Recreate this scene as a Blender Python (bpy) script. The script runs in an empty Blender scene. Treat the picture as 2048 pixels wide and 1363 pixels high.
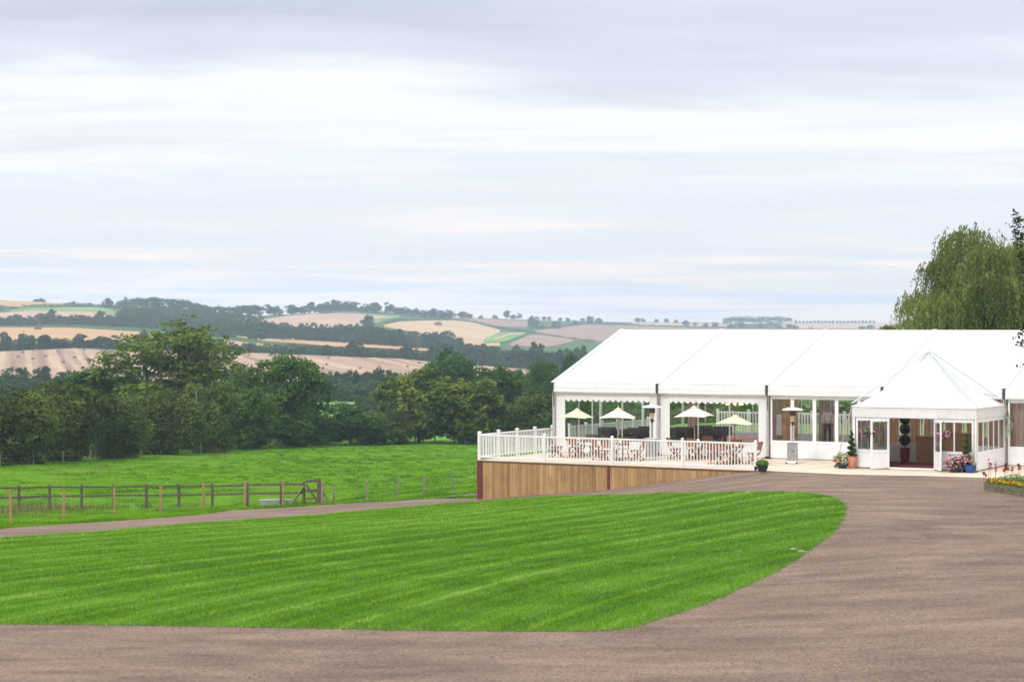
import bpy, bmesh, math, random
import numpy as np
from mathutils import Vector, Matrix, geometry

# ------------------------------------------------------------------ camera, world, sun, exposure
scn = bpy.context.scene
COL = scn.collection
F, YH, H = 4400.0, 650.0, 5.55          # measured focal length and horizon (in the photo's 2048 px), eye height in metres
cam_d = bpy.data.cameras.new('camera')
cam = bpy.data.objects.new('camera', cam_d)
COL.objects.link(cam)
scn.camera = cam
cam.location = (0, 0, H)
cam.rotation_euler = (math.radians(90), 0, 0)
cam_d.sensor_width = 36.0
cam_d.lens = 36.0 * F / 2048.0
cam_d.shift_y = -(681.5 - YH) / 2048.0
cam_d.clip_start = 0.5
cam_d.clip_end = 12000
cam_d.dof.use_dof = True
cam_d.dof.focus_distance = 88.0
cam_d.dof.aperture_fstop = 2.2

scn.view_settings.view_transform = 'Standard'
scn.view_settings.look = 'None'
scn.view_settings.gamma = 1.0
scn.view_settings.exposure = 0.34
scn.cycles.use_denoising = True
scn.cycles.max_bounces = 8
scn.cycles.transparent_max_bounces = 24
scn.cycles.volume_bounces = 1
scn.cycles.sample_clamp_indirect = 6.0

SUN_DIR = Vector((-0.45, -0.75, 0.80)).normalized()
SUN_EL = math.asin(SUN_DIR.z)
SUN_AZ = math.atan2(SUN_DIR.x, SUN_DIR.y)
world = bpy.data.worlds.new("World")
scn.world = world
world.use_nodes = True


def nd(nt, t, **kw):
    n = nt.nodes.new(t)
    for k, v in kw.items():
        if k.startswith('i_'):
            n.inputs[k[2:]].default_value = v
        else:
            setattr(n, k, v)
    return n


def mth(nt, op, a, b=None, c=None, clamp=False):
    n = nt.nodes.new('ShaderNodeMath')
    n.operation = op
    n.use_clamp = clamp
    for i, v in enumerate((a, b, c)):
        if v is None:
            continue
        if isinstance(v, (int, float)):
            n.inputs[i].default_value = v
        else:
            nt.links.new(v, n.inputs[i])
    return n.outputs[0]


def ramp(nt, fac, stops, interp='LINEAR'):
    n = nt.nodes.new('ShaderNodeValToRGB')
    cr = n.color_ramp
    cr.interpolation = interp
    while len(cr.elements) < len(stops):
        cr.elements.new(0.5)
    for e, (p, c) in zip(cr.elements, stops):
        e.position = p
        e.color = (c[0], c[1], c[2], 1) if not isinstance(c, (int, float)) else (c, c, c, 1)
    nt.links.new(fac, n.inputs[0])
    return n.outputs[0]


def mixc(nt, fac, a, b, mode='MIX'):
    n = nt.nodes.new('ShaderNodeMix')
    n.data_type = 'RGBA'
    n.blend_type = mode
    for idx, v in ((0, fac), (6, a), (7, b)):
        if isinstance(v, (int, float)):
            n.inputs[idx].default_value = v if idx == 0 else (v, v, v, 1)
        elif isinstance(v, tuple):
            n.inputs[idx].default_value = (v[0], v[1], v[2], 1)
        else:
            nt.links.new(v, n.inputs[idx])
    return n.outputs[2]


def build_world():
    nt = world.node_tree
    nt.nodes.clear()
    out = nd(nt, 'ShaderNodeOutputWorld')
    sky = nd(nt, 'ShaderNodeTexSky')
    sky.sky_type = 'NISHITA'
    sky.sun_disc = False
    sky.sun_elevation = SUN_EL
    sky.sun_rotation = SUN_AZ
    sky.dust_density = 2.0
    bg1 = nd(nt, 'ShaderNodeBackground')
    bg1.inputs[1].default_value = 0.08
    nt.links.new(sky.outputs[0], bg1.inputs[0])
    tc = nd(nt, 'ShaderNodeTexCoord')
    sep = nd(nt, 'ShaderNodeSeparateXYZ')
    nt.links.new(tc.outputs['Generated'], sep.inputs[0])
    x, y, z = sep.outputs
    za = mth(nt, 'ABSOLUTE', z)
    den = mth(nt, 'ADD', za, 0.035)
    cx = mth(nt, 'DIVIDE', x, den)
    cy = mth(nt, 'DIVIDE', y, den)
    cmb = nd(nt, 'ShaderNodeCombineXYZ')
    nt.links.new(cx, cmb.inputs[0])
    nt.links.new(cy, cmb.inputs[1])
    # the cloud sheet lies on a plane overhead: streaks close up towards the horizon
    def noise(scale, detail, rough, off, sx=1.0, sy=1.0):
        mp = nd(nt, 'ShaderNodeMapping')
        mp.inputs['Location'].default_value = off
        mp.inputs['Scale'].default_value = (sx, sy, 1)
        nt.links.new(cmb.outputs[0], mp.inputs[0])
        n = nd(nt, 'ShaderNodeTexNoise')
        n.inputs['Scale'].default_value = scale
        n.inputs['Detail'].default_value = detail
        n.inputs['Roughness'].default_value = rough
        n.inputs['Distortion'].default_value = 0.6
        nt.links.new(mp.outputs[0], n.inputs['Vector'])
        return n.outputs['Fac']
    n1 = noise(0.55, 5, 0.5, (3.1, 1.7, 0), 0.8, 1.0)
    n2 = noise(1.1, 5, 0.5, (7.4, 2.2, 0), 0.45, 1.0)
    # a broad layered overcast: pale at the horizon, a bright thin band, a greyer deck above, bright overhead
    zz = mth(nt, 'ADD', za, mth(nt, 'MULTIPLY', mth(nt, 'SUBTRACT', n1, 0.5), 0.13))
    base = ramp(nt, zz, [(0.0, (1.34, 1.10, .97)), (0.03, (0.93, 0.91, 0.94)), (0.062, (0.85, 0.865, 0.925)),
                         (0.082, (0.96, 0.955, 0.985)), (0.100, (0.96, 0.955, 0.985)), (0.118, (0.74, 0.76, 0.85)), (0.150, (0.60, 0.625, 0.72)),
                         (0.30, (0.85, 0.88, 0.93)), (0.7, (1.0, 1.0, 1.0)), (1.0, (1.0, 1.0, 1.0))])
    v = ramp(nt, n2, [(0.30, 0.89), (0.47, 0.98), (0.60, 1.02), (0.74, 1.09)])
    n3 = noise(3.2, 8, 0.62, (1.3, 5.2, 0), 0.5, 1.0)
    v3 = ramp(nt, n3, [(0.28, 0.95), (0.5, 1.0), (0.62, 1.01), (0.72, 1.05)])
    v = mixc(nt, 1.0, v, v3, 'MULTIPLY')
    low = mth(nt, 'MULTIPLY', mth(nt, 'SUBTRACT', za, 0.03), 22.0, clamp=True)
    col = mixc(nt, low, base, mixc(nt, 1.0, base, v, 'MULTIPLY'))
    bg2 = nd(nt, 'ShaderNodeBackground')
    nt.links.new(col, bg2.inputs[0])
    boost = mth(nt, 'MULTIPLY_ADD', mth(nt, 'MULTIPLY', mth(nt, 'SUBTRACT', za, 0.2), 1.6, clamp=True), 0.75, 1.0)
    nt.links.new(mth(nt, 'MULTIPLY', boost, 0.92), bg2.inputs[1])
    mix = nd(nt, 'ShaderNodeMixShader')
    mix.inputs[0].default_value = 0.9
    nt.links.new(bg1.outputs[0], mix.inputs[1])
    nt.links.new(bg2.outputs[0], mix.inputs[2])
    nt.links.new(mix.outputs[0], out.inputs[0])


build_world()
sun_d = bpy.data.lights.new('sun', 'SUN')
sun_d.energy = 1.3
sun_d.angle = math.radians(14)
sun_d.color = (1.0, 0.96, 0.9)
sun = bpy.data.objects.new('sun', sun_d)
COL.objects.link(sun)
sun.location = (-30, -50, 60)
sun.rotation_euler = SUN_DIR.to_track_quat('Z', 'Y').to_euler()

# ------------------------------------------------------------------ helpers
def tag(o, label=None, cat=None, group=None, kind=None):
    if label:
        o['label'] = label
    if cat:
        o['category'] = cat
    if group:
        o['group'] = group
    if kind:
        o['kind'] = kind
    return o


def empty(name, loc, rz=0.0, label=None, cat=None, group=None):
    o = bpy.data.objects.new(name, None)
    o.empty_display_size = 0.2
    COL.objects.link(o)
    o.location = loc
    o.rotation_euler = (0, 0, rz)
    return tag(o, label, cat, group)


def copy_tree(o, parent=None):
    c = o.copy()
    COL.objects.link(c)
    c.parent = parent
    for ch in o.children:
        copy_tree(ch, c)
    return c


class MB:
    """collects shapes into one mesh"""
    def __init__(self):
        self.v, self.f, self.t = [], [], []

    def add(self, vs, fs, tint=0.5):
        b = len(self.v)
        self.v.extend([tuple(p) for p in vs])
        self.f.extend([tuple(i + b for i in f) for f in fs])
        self.t.extend([tint] * len(vs))
        return self

    def box(self, c, s, rz=0.0, tint=0.5, m=None):
        hx, hy, hz = s[0] / 2, s[1] / 2, s[2] / 2
        vs = [Vector((x, y, z)) for x in (-hx, hx) for y in (-hy, hy) for z in (-hz, hz)]
        if m is None:
            m = Matrix.Rotation(rz, 3, 'Z')
        vs = [m @ p + Vector(c) for p in vs]
        fs = [(0, 1, 3, 2), (4, 6, 7, 5), (0, 4, 5, 1), (2, 3, 7, 6), (0, 2, 6, 4), (1, 5, 7, 3)]
        return self.add(vs, fs, tint)

    def span(self, a, b, tint=0.5):
        """box between two opposite corners"""
        return self.box([(a[i] + b[i]) / 2 for i in range(3)], [abs(b[i] - a[i]) for i in range(3)], 0, tint)

    def bar(self, p, q, w, h, tint=0.5, up=(0, 0, 1)):
        """rectangular bar from p to q, w across, h deep"""
        p, q = Vector(p), Vector(q)
        d = q - p
        L = d.length
        d.normalize()
        u = Vector(up)
        s = d.cross(u)
        if s.length < 1e-4:
            s = d.cross(Vector((0, 1, 0)))
        s.normalize()
        u = s.cross(d)
        m = Matrix((s, d, u)).transposed()
        return self.box((p + q) / 2, (w, L, h), 0, tint, m)

    def tube(self, pts, rad, n=8, cap=True, tint=0.5):
        pts = [Vector(p) for p in pts]
        if isinstance(rad, (int, float)):
            rad = [rad] * len(pts)
        vs, fs = [], []
        prev = None
        for i, p in enumerate(pts):
            d = (pts[min(i + 1, len(pts) - 1)] - pts[max(i - 1, 0)])
            d.normalize()
            if prev is None:
                a = d.orthogonal().normalized()
            else:
                a = (prev - d * prev.dot(d))
                a = a.normalized() if a.length > 1e-6 else d.orthogonal().normalized()
            prev = a
            b = d.cross(a)
            for k in range(n):
                t = 2 * math.pi * k / n
                vs.append(p + (a * math.cos(t) + b * math.sin(t)) * rad[i])
        for i in range(len(pts) - 1):
            for k in range(n):
                k2 = (k + 1) % n
                fs.append((i * n + k, i * n + k2, (i + 1) * n + k2, (i + 1) * n + k))
        if cap:
            fs.append(tuple(range(n))[::-1])
            fs.append(tuple((len(pts) - 1) * n + k for k in range(n)))
        return self.add(vs, fs, tint)

    def lathe(self, prof, n=20, c=(0, 0, 0), tint=0.5):
        vs, fs = [], []
        for r, z in prof:
            for k in range(n):
                t = 2 * math.pi * k / n
                vs.append((c[0] + r * math.cos(t), c[1] + r * math.sin(t), c[2] + z))
        for i in range(len(prof) - 1):
            for k in range(n):
                k2 = (k + 1) % n
                fs.append((i * n + k, i * n + k2, (i + 1) * n + k2, (i + 1) * n + k))
        fs.append(tuple(range(n))[::-1])
        fs.append(tuple((len(prof) - 1) * n + k for k in range(n)))
        return self.add(vs, fs, tint)

    def ball(self, c, r, n=8, sq=(1, 1, 1), tint=0.5):
        vs, fs = [], []
        m = n
        k = n // 2
        for i in range(1, k):
            ph = math.pi * i / k
            for j in range(m):
                t = 2 * math.pi * j / m
                vs.append((c[0] + r * sq[0] * math.sin(ph) * math.cos(t), c[1] + r * sq[1] * math.sin(ph) * math.sin(t), c[2] + r * sq[2] * math.cos(ph)))
        top = len(vs)
        vs.append((c[0], c[1], c[2] + r * sq[2]))
        vs.append((c[0], c[1], c[2] - r * sq[2]))
        for i in range(k - 2):
            for j in range(m):
                j2 = (j + 1) % m
                fs.append((i * m + j, (i + 1) * m + j, (i + 1) * m + j2, i * m + j2))
        for j in range(m):
            fs.append((top, j, (j + 1) % m))
            fs.append((top + 1, (k - 2) * m + (j + 1) % m, (k - 2) * m + j))
        return self.add(vs, fs, tint)

    def build(self, name, mat, parent=None, smooth=False, bevel=0.0):
        me = bpy.data.meshes.new(name)
        me.from_pydata(self.v, [], self.f)
        at = me.attributes.new('tint', 'FLOAT', 'POINT')
        at.data.foreach_set('value', np.array(self.t, dtype=np.float32))
        me.materials.append(mat)
        o = bpy.data.objects.new(name, me)
        COL.objects.link(o)
        o.parent = parent
        if smooth:
            me.polygons.foreach_set('use_smooth', [True] * len(me.polygons))
            try:
                me.set_sharp_from_angle(angle=math.radians(40))
            except Exception:
                pass
        if bevel:
            md = o.modifiers.new('bevel', 'BEVEL')
            md.width = bevel
            md.segments = 2
            md.limit_method = 'ANGLE'
        me.update()
        return o


def np_mesh(name, V, Fc, tint, mat, parent=None):
    """mesh from numpy arrays: V (n,3), Fc (m,k), tint (n,)"""
    me = bpy.data.meshes.new(name)
    nv, nf, k = len(V), len(Fc), Fc.shape[1]
    me.vertices.add(nv)
    me.vertices.foreach_set('co', V.astype(np.float32).ravel())
    me.loops.add(nf * k)
    me.loops.foreach_set('vertex_index', Fc.astype(np.int32).ravel())
    me.polygons.add(nf)
    me.polygons.foreach_set('loop_start', np.arange(0, nf * k, k, dtype=np.int32))
    me.update(calc_edges=True)
    at = me.attributes.new('tint', 'FLOAT', 'POINT')
    at.data.foreach_set('value', tint.astype(np.float32))
    me.materials.append(mat)
    me.validate()
    o = bpy.data.objects.new(name, me)
    COL.objects.link(o)
    o.parent = parent
    return o


# ------------------------------------------------------------------ materials
def new_mat(name):
    m = bpy.data.materials.new(name)
    m.use_nodes = True
    nt = m.node_tree
    return m, nt, nt.nodes['Principled BSDF']


def plain(name, c, rough=0.6, metal=0.0, var=0.12, scale=6.0, bump=0.0, bscale=60.0, spec=0.5):
    """solid colour with a soft irregular variation and optional fine relief"""
    m, nt, b = new_mat(name)
    tc = nd(nt, 'ShaderNodeTexCoord')
    n = nd(nt, 'ShaderNodeTexNoise', i_Scale=scale, i_Detail=5.0)
    nt.links.new(tc.outputs['Object'], n.inputs['Vector'])
    f = ramp(nt, n.outputs['Fac'], [(0.3, 1 - var), (0.7, 1 + var)])
    nt.links.new(mixc(nt, 1.0, tuple(c), f, 'MULTIPLY'), b.inputs['Base Color'])
    b.inputs['Roughness'].default_value = rough
    b.inputs['Metallic'].default_value = metal
    b.inputs['Specular IOR Level'].default_value = spec
    if bump:
        n2 = nd(nt, 'ShaderNodeTexNoise', i_Scale=bscale, i_Detail=4.0)
        nt.links.new(tc.outputs['Object'], n2.inputs['Vector'])
        bp = nd(nt, 'ShaderNodeBump', i_Strength=bump, i_Distance=0.02)
        nt.links.new(n2.outputs['Fac'], bp.inputs['Height'])
        nt.links.new(bp.outputs[0], b.inputs['Normal'])
    return m


def tinted(name, lo, hi, rough=0.7, translucent=0.0, rnd=0.12, stops=None):
    """colour from the per-vertex tint (leaf, blade, board), varied a little from object to object"""
    m, nt, b = new_mat(name)
    at = nd(nt, 'ShaderNodeAttribute')
    at.attribute_name = 'tint'
    col = ramp(nt, at.outputs['Fac'], stops or [(0.0, lo), (1.0, hi)])
    oi = nd(nt, 'ShaderNodeObjectInfo')
    f = mth(nt, 'MULTIPLY_ADD', oi.outputs['Random'], 2 * rnd, 1 - rnd)
    col = mixc(nt, 1.0, col, f, 'MULTIPLY')
    nt.links.new(col, b.inputs['Base Color'])
    b.inputs['Roughness'].default_value = rough
    b.inputs['Specular IOR Level'].default_value = 0.12
    if translucent:
        tr = nd(nt, 'ShaderNodeBsdfTranslucent')
        nt.links.new(mixc(nt, 1.0, col, (1.0, 1.15, 0.6), 'MULTIPLY'), tr.inputs[0])
        mx = nd(nt, 'ShaderNodeMixShader')
        mx.inputs[0].default_value = translucent
        nt.links.new(b.outputs[0], mx.inputs[1])
        nt.links.new(tr.outputs[0], mx.inputs[2])
        nt.links.new(mx.outputs[0], nt.nodes['Material Output'].inputs[0])
    return m


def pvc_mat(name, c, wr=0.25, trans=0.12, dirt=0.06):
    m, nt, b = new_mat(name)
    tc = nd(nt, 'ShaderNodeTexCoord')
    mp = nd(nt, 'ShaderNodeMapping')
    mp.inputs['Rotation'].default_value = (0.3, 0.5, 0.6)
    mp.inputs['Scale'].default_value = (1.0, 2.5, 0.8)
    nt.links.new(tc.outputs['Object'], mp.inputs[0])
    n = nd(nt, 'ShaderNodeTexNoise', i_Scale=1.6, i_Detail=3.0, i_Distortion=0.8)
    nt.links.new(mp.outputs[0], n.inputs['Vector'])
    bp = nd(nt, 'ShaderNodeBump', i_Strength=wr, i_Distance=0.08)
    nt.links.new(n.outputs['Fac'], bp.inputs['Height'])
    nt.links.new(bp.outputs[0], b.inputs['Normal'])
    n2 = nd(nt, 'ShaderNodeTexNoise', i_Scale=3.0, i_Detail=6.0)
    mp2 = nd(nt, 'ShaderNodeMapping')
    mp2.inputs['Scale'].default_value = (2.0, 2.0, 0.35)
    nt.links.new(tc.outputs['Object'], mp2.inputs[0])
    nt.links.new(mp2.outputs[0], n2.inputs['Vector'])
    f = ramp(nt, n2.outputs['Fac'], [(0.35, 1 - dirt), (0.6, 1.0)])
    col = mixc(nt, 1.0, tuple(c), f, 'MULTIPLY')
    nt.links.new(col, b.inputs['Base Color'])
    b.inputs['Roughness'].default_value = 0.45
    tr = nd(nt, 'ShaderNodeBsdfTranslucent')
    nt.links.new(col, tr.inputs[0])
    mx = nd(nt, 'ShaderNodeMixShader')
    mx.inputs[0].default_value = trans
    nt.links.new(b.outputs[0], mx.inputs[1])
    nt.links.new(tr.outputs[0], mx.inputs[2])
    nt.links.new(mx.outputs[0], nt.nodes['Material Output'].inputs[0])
    return m


def glass_mat(name, tintc, refl=0.1):
    """thin sheet: lets light through, mirrors more at grazing angles"""
    m, nt, b = new_mat(name)
    nt.nodes.remove(b)
    tr = nd(nt, 'ShaderNodeBsdfTransparent')
    tr.inputs[0].default_value = (*tintc, 1)
    gl = nd(nt, 'ShaderNodeBsdfGlossy')
    gl.inputs['Roughness'].default_value = 0.03
    lw = nd(nt, 'ShaderNodeFresnel')
    lw.inputs[0].default_value = 1.45
    n = nd(nt, 'ShaderNodeTexNoise', i_Scale=1.2, i_Detail=2.0)
    bp = nd(nt, 'ShaderNodeBump', i_Strength=0.06, i_Distance=0.1)
    nt.links.new(n.outputs['Fac'], bp.inputs['Height'])
    nt.links.new(bp.outputs[0], gl.inputs['Normal'])
    mx = nd(nt, 'ShaderNodeMixShader')
    nt.links.new(mth(nt, 'ADD', lw.outputs[0], refl, clamp=True), mx.inputs[0])
    nt.links.new(tr.outputs[0], mx.inputs[1])
    nt.links.new(gl.outputs[0], mx.inputs[2])
    nt.links.new(mx.outputs[0], nt.nodes['Material Output'].inputs[0])
    return m


def emit_mat(name, c, s):
    m, nt, b = new_mat(name)
    b.inputs['Base Color'].default_value = (*c, 1)
    b.inputs['Emission Color'].default_value = (*c, 1)
    b.inputs['Emission Strength'].default_value = s
    return m


M = {}
M['pvc'] = pvc_mat('white tent fabric', (0.79, 0.79, 0.79), 0.35, 0.25)
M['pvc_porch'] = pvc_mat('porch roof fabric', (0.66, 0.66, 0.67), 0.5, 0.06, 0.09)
M['pvc_wall'] = pvc_mat('white tent wall fabric', (0.84, 0.84, 0.835), 0.35, 0.12, 0.06)
M['keder'] = plain('roof seam aluminium', (0.60, 0.64, 0.71), 0.5, 0.0, 0.05)
M['alu'] = plain('weathered aluminium leg', (0.50, 0.49, 0.46), 0.45, 0.3, 0.2, 8)
M['bracket'] = plain('dark eave bracket', (0.07, 0.065, 0.06), 0.5, 0.3, 0.5, 25)
M['white'] = plain('white painted frame', (0.82, 0.82, 0.83), 0.4, 0, 0.04, 3)
M['white_rail'] = plain('white plastic railing', (0.84, 0.83, 0.82), 0.35, 0, 0.04, 3)
M['glass'] = glass_mat('window glass', (0.93, 0.95, 0.94), 0.03)
M['film'] = glass_mat('clear window film', (0.94, 0.96, 0.95), 0.02)
M['floor'] = plain('event floor boards', (0.50, 0.40, 0.37), 0.5, 0, 0.1, 2)
M['lining'] = plain('brown curtain cloth', (0.62, 0.36, 0.20), 0.8, 0, 0.2, 3, 0.3, 12)
M['pink'] = plain('pale pink drape', (0.60, 0.45, 0.40), 0.8, 0, 0.1, 4)
M['pinkcloth'] = plain('pink seat cloth', (0.62, 0.36, 0.36), 0.8, 0, 0.1, 4)
M['carpet'] = plain('maroon carpet', (0.20, 0.022, 0.025), 0.95, 0, 0.2, 20)
M['wicker'] = plain('dark wicker', (0.055, 0.045, 0.055), 0.55, 0, 0.3, 30, 0.5, 90)
M['teak'] = plain('oiled hardwood', (0.25, 0.088, 0.026), 0.5, 0, 0.25, 7)
M['teak_dark'] = plain('hardwood pole', (0.24, 0.075, 0.03), 0.5, 0, 0.25, 7)
M['pole_light'] = plain('pale ash pole', (0.47, 0.29, 0.13), 0.5, 0, 0.15, 7)
M['par_green'] = plain('pale green canvas', (0.66, 0.70, 0.42), 0.9, 0, 0.05, 4)
M['par_cream'] = plain('cream canvas', (0.78, 0.66, 0.54), 0.9, 0, 0.05, 4)
M['steel'] = plain('brushed steel', (0.40, 0.40, 0.38), 0.38, 0.65, 0.12, 5)
M['hood'] = plain('polished hood', (0.80, 0.82, 0.85), 0.3, 0.35, 0.05, 5)
M['black'] = plain('black metal', (0.02, 0.02, 0.02), 0.5, 0, 0.2, 10)
M['emitter'] = plain('heater mesh', (0.10, 0.07, 0.055), 0.5, 0.6, 0.4, 40)
M['amber'] = plain('burner glass', (0.55, 0.42, 0.28), 0.3, 0.3, 0.2, 12)
M['rust'] = plain('red oxide steel', (0.13, 0.028, 0.022), 0.7, 0, 0.25, 5)
M['cream_slab'] = plain('cream paving', (0.62, 0.52, 0.40), 0.85, 0, 0.13, 1.4, 0.3, 40)
M['fence_old'] = plain('weathered timber', (0.105, 0.085, 0.06), 0.9, 0, 0.5, 9, 0.6, 40)
M['fence_new'] = plain('fresh softwood', (0.33, 0.21, 0.09), 0.85, 0, 0.25, 9, 0.4, 40)
M['fence_grey'] = plain('grey split stake', (0.23, 0.19, 0.14), 0.9, 0, 0.3, 9, 0.4, 40)
M['wire'] = plain('galvanised wire', (0.25, 0.27, 0.25), 0.5, 0.5, 0.1)
M['galv'] = plain('galvanised sheet', (0.40, 0.43, 0.43), 0.5, 0.4, 0.25, 6)
M['bark'] = plain('tree bark', (0.12, 0.095, 0.065), 0.95, 0, 0.4, 4, 0.6, 20)
M['bark_pale'] = plain('bare pale bark', (0.20, 0.165, 0.105), 0.95, 0, 0.3, 4, 0.6, 20)
M['terracotta'] = plain('terracotta', (0.55, 0.22, 0.13), 0.8, 0, 0.15, 8)
M['blue_glaze'] = plain('blue glaze', (0.02, 0.07, 0.30), 0.2, 0, 0.2, 8)
M['dark_pot'] = plain('dark slate pot', (0.025, 0.03, 0.04), 0.4, 0, 0.3, 8)
M['maroon_pot'] = plain('maroon glazed planter', (0.16, 0.012, 0.022), 0.3, 0, 0.2, 6)
M['straw'] = plain('straw', (0.33, 0.21, 0.11), 0.95, 0, 0.25, 1.0)
M['bale'] = plain('grey brown bale', (0.16, 0.11, 0.075), 0.95, 0, 0.25, 2.0)
M['box_wood'] = plain('light oak counter', (0.40, 0.22, 0.09), 0.5, 0, 0.15, 3)
M['bulb'] = emit_mat('warm bulb', (1.0, 0.62, 0.22), 6.0)
M['candle'] = emit_mat('candle glow', (1.0, 0.72, 0.45), 1.6)
M['skin'] = plain('skin', (0.50, 0.30, 0.22), 0.6, 0, 0.05)
M['shirt'] = plain('white shirt', (0.75, 0.74, 0.76), 0.8, 0, 0.05)
M['trouser'] = plain('dark trousers', (0.03, 0.035, 0.04), 0.8, 0, 0.1)
M['hair'] = plain('dark hair', (0.03, 0.02, 0.015), 0.7, 0, 0.2)
M['stone'] = plain('pale stone', (0.26, 0.23, 0.17), 0.9, 0, 0.2, 8, 0.4, 20)
M['board_wood'] = tinted('timber cladding', (0, 0, 0), (1, 1, 1), 0.75, 0, 0.0,
                         [(0.0, (0.29, 0.165, 0.075)), (0.5, (0.41, 0.25, 0.115)), (1.0, (0.52, 0.335, 0.17))])


def add_grain(m, vert=True):
    """streaky stains and grain over the boards"""
    nt = m.node_tree
    b = nt.nodes['Principled BSDF']
    src = b.inputs['Base Color'].links[0].from_socket
    tc = nd(nt, 'ShaderNodeTexCoord')
    mp = nd(nt, 'ShaderNodeMapping')
    mp.inputs['Scale'].default_value = (9, 9, 0.7)
    nt.links.new(tc.outputs['Object'], mp.inputs[0])
    n = nd(nt, 'ShaderNodeTexNoise', i_Scale=2.5, i_Detail=7.0, i_Roughness=0.65)
    nt.links.new(mp.outputs[0], n.inputs['Vector'])
    f = ramp(nt, n.outputs['Fac'], [(0.25, 0.62), (0.5, 1.0), (0.75, 1.18)])
    n2 = nd(nt, 'ShaderNodeTexNoise', i_Scale=0.9, i_Detail=4.0)
    nt.links.new(tc.outputs['Object'], n2.inputs['Vector'])
    f2 = ramp(nt, n2.outputs['Fac'], [(0.3, 0.72), (0.5, 1.0)])
    nt.links.new(mixc(nt, 1.0, mixc(nt, 1.0, src, f, 'MULTIPLY'), f2, 'MULTIPLY'), b.inputs['Base Color'])


add_grain(M['board_wood'])
LT = 0.25
LEAF = {
    'hawthorn': tinted('hawthorn leaves', (0.026, 0.045, 0.007), (0.125, 0.17, 0.028), 0.6, LT),
    'bush': tinted('bush leaves', (0.020, 0.058, 0.007), (0.105, 0.20, 0.022), 0.6, LT),
    'dark': tinted('dark green leaves', (0.015, 0.046, 0.007), (0.075, 0.175, 0.022), 0.6, LT),
    'ash': tinted('ash leaves', (0.05, 0.09, 0.010), (0.20, 0.28, 0.035), 0.6, LT),
    'chestnut': tinted('chestnut leaves', (0.03, 0.065, 0.008), (0.21, 0.27, 0.03), 0.6, LT),
    'willow': tinted('willow leaves', (0.085, 0.105, 0.022), (0.29, 0.315, 0.085), 0.6, 0.4),
    'far': tinted('far leaves', (0.025, 0.05, 0.018), (0.075, 0.115, 0.035), 0.7, 0.3, 0.25),
    'box': tinted('box leaves', (0.02, 0.05, 0.01), (0.07, 0.13, 0.025), 0.5, 0.2),
    'topiary_dark': tinted('dark topiary leaves', (0.008, 0.014, 0.006), (0.03, 0.045, 0.018), 0.6, 0.1),
    'plant': tinted('pot plant leaves', (0.03, 0.09, 0.01), (0.16, 0.32, 0.05), 0.4, 0.3),
    'overhang': tinted('dark hanging leaves', (0.012, 0.02, 0.008), (0.05, 0.07, 0.02), 0.5, 0.2),
    'grass': tinted('mown grass blades', (0.05, 0.15, 0.008), (0.22, 0.40, 0.09), 0.6, 0.3, 0.0,
                    [(0.0, (0.05, 0.14, 0.005)), (0.5, (0.170, 0.340, 0.009)), (1.0, (0.38, 0.56, 0.14))]),
    'meadow': tinted('pasture grass blades', (0.04, 0.13, 0.006), (0.2, 0.3, 0.06), 0.6, 0.3, 0.0,
                     [(0.0, (0.05, 0.13, 0.006)), (0.5, (0.175, 0.35, 0.006)), (0.8, (0.24, 0.39, 0.02)), (1.0, (0.33, 0.33, 0.11))]),
}


def flower_mat(name, stops):
    return tinted(name, stops[0], stops[-1], 0.6, 0.2, 0.0, [(i / max(1, len(stops) - 1), c) for i, c in enumerate(stops)])
M['fl_mix'] = flower_mat('mixed bedding flowers', [(0.75, 0.25, 0.42), (0.80, 0.78, 0.72), (0.70, 0.05, 0.05), (0.75, 0.60, 0.10)])
M['fl_white'] = flower_mat('white and pink flowers', [(0.80, 0.78, 0.76), (0.75, 0.72, 0.70), (0.72, 0.35, 0.50)])
M['fl_pink'] = flower_mat('pink petunias', [(0.70, 0.08, 0.32), (0.78, 0.38, 0.52), (0.45, 0.03, 0.22), (0.8, 0.62, 0.66)])
M['fl_bed'] = flower_mat('orange marigolds', [(0.80, 0.30, 0.01), (0.82, 0.48, 0.02), (0.85, 0.38, 0.01)])
M['fl_red'] = flower_mat('dark red spikes', [(0.25, 0.01, 0.03), (0.70, 0.05, 0.06), (0.35, 0.01, 0.05), (0.72, 0.10, 0.25)])

# ------------------------------------------------------------------ terrain
def _table(kx, kv, step, width):
    xs = np.arange(kx[0], kx[-1] + step, step)
    v = np.interp(xs, kx, kv)
    k = max(1, int(width / step)) | 1
    pad = np.pad(v, k // 2, mode='edge')
    return xs, np.convolve(pad, np.ones(k) / k, mode='valid')


AX, AV = _table([-90, -30, -15, -8, -1.4, 4.1, 8.2, 9.4, 90], [3.1, 2.85, 2.65, 2.35, 1.85, 1.2, 0.30, 0.06, 0.06], 0.1, 1.6)
BX, BV = _table([-60, 30, 40, 60, 75, 91, 105, 110, 600], [0.05, 0.08, 0.15, 0.38, 0.58, 0.9, 1.22, 1.28, 1.28], 0.25, 8)


def Z(X, Y):
    """ground height near the tent, falling away to the left and down into the valley"""
    X, Y = np.asarray(X, float), np.asarray(Y, float)
    near = -np.interp(X, AX, AV) * np.interp(Y, BX, BV)
    far = np.interp(Y, [100, 250, 480, 700], [-2.93, -8.0, -12.1, -14])
    s = np.where(X < 0, 108.0, 125.0)
    e = np.where(X < 0, 128.0, 160.0)
    t = np.clip((Y - s) / (e - s), 0, 1)
    t = t * t * (3 - 2 * t)
    t = np.where(X < -14, np.clip((Y - 104) / 14, 0, 1), t)
    z = near * (1 - t) + far * t
    return z + 0.05 * np.sin(X * 0.7 + Y * 0.31) * np.clip((Y - 100) / 30, 0, 1) * np.sin(Y * 0.23)


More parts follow.
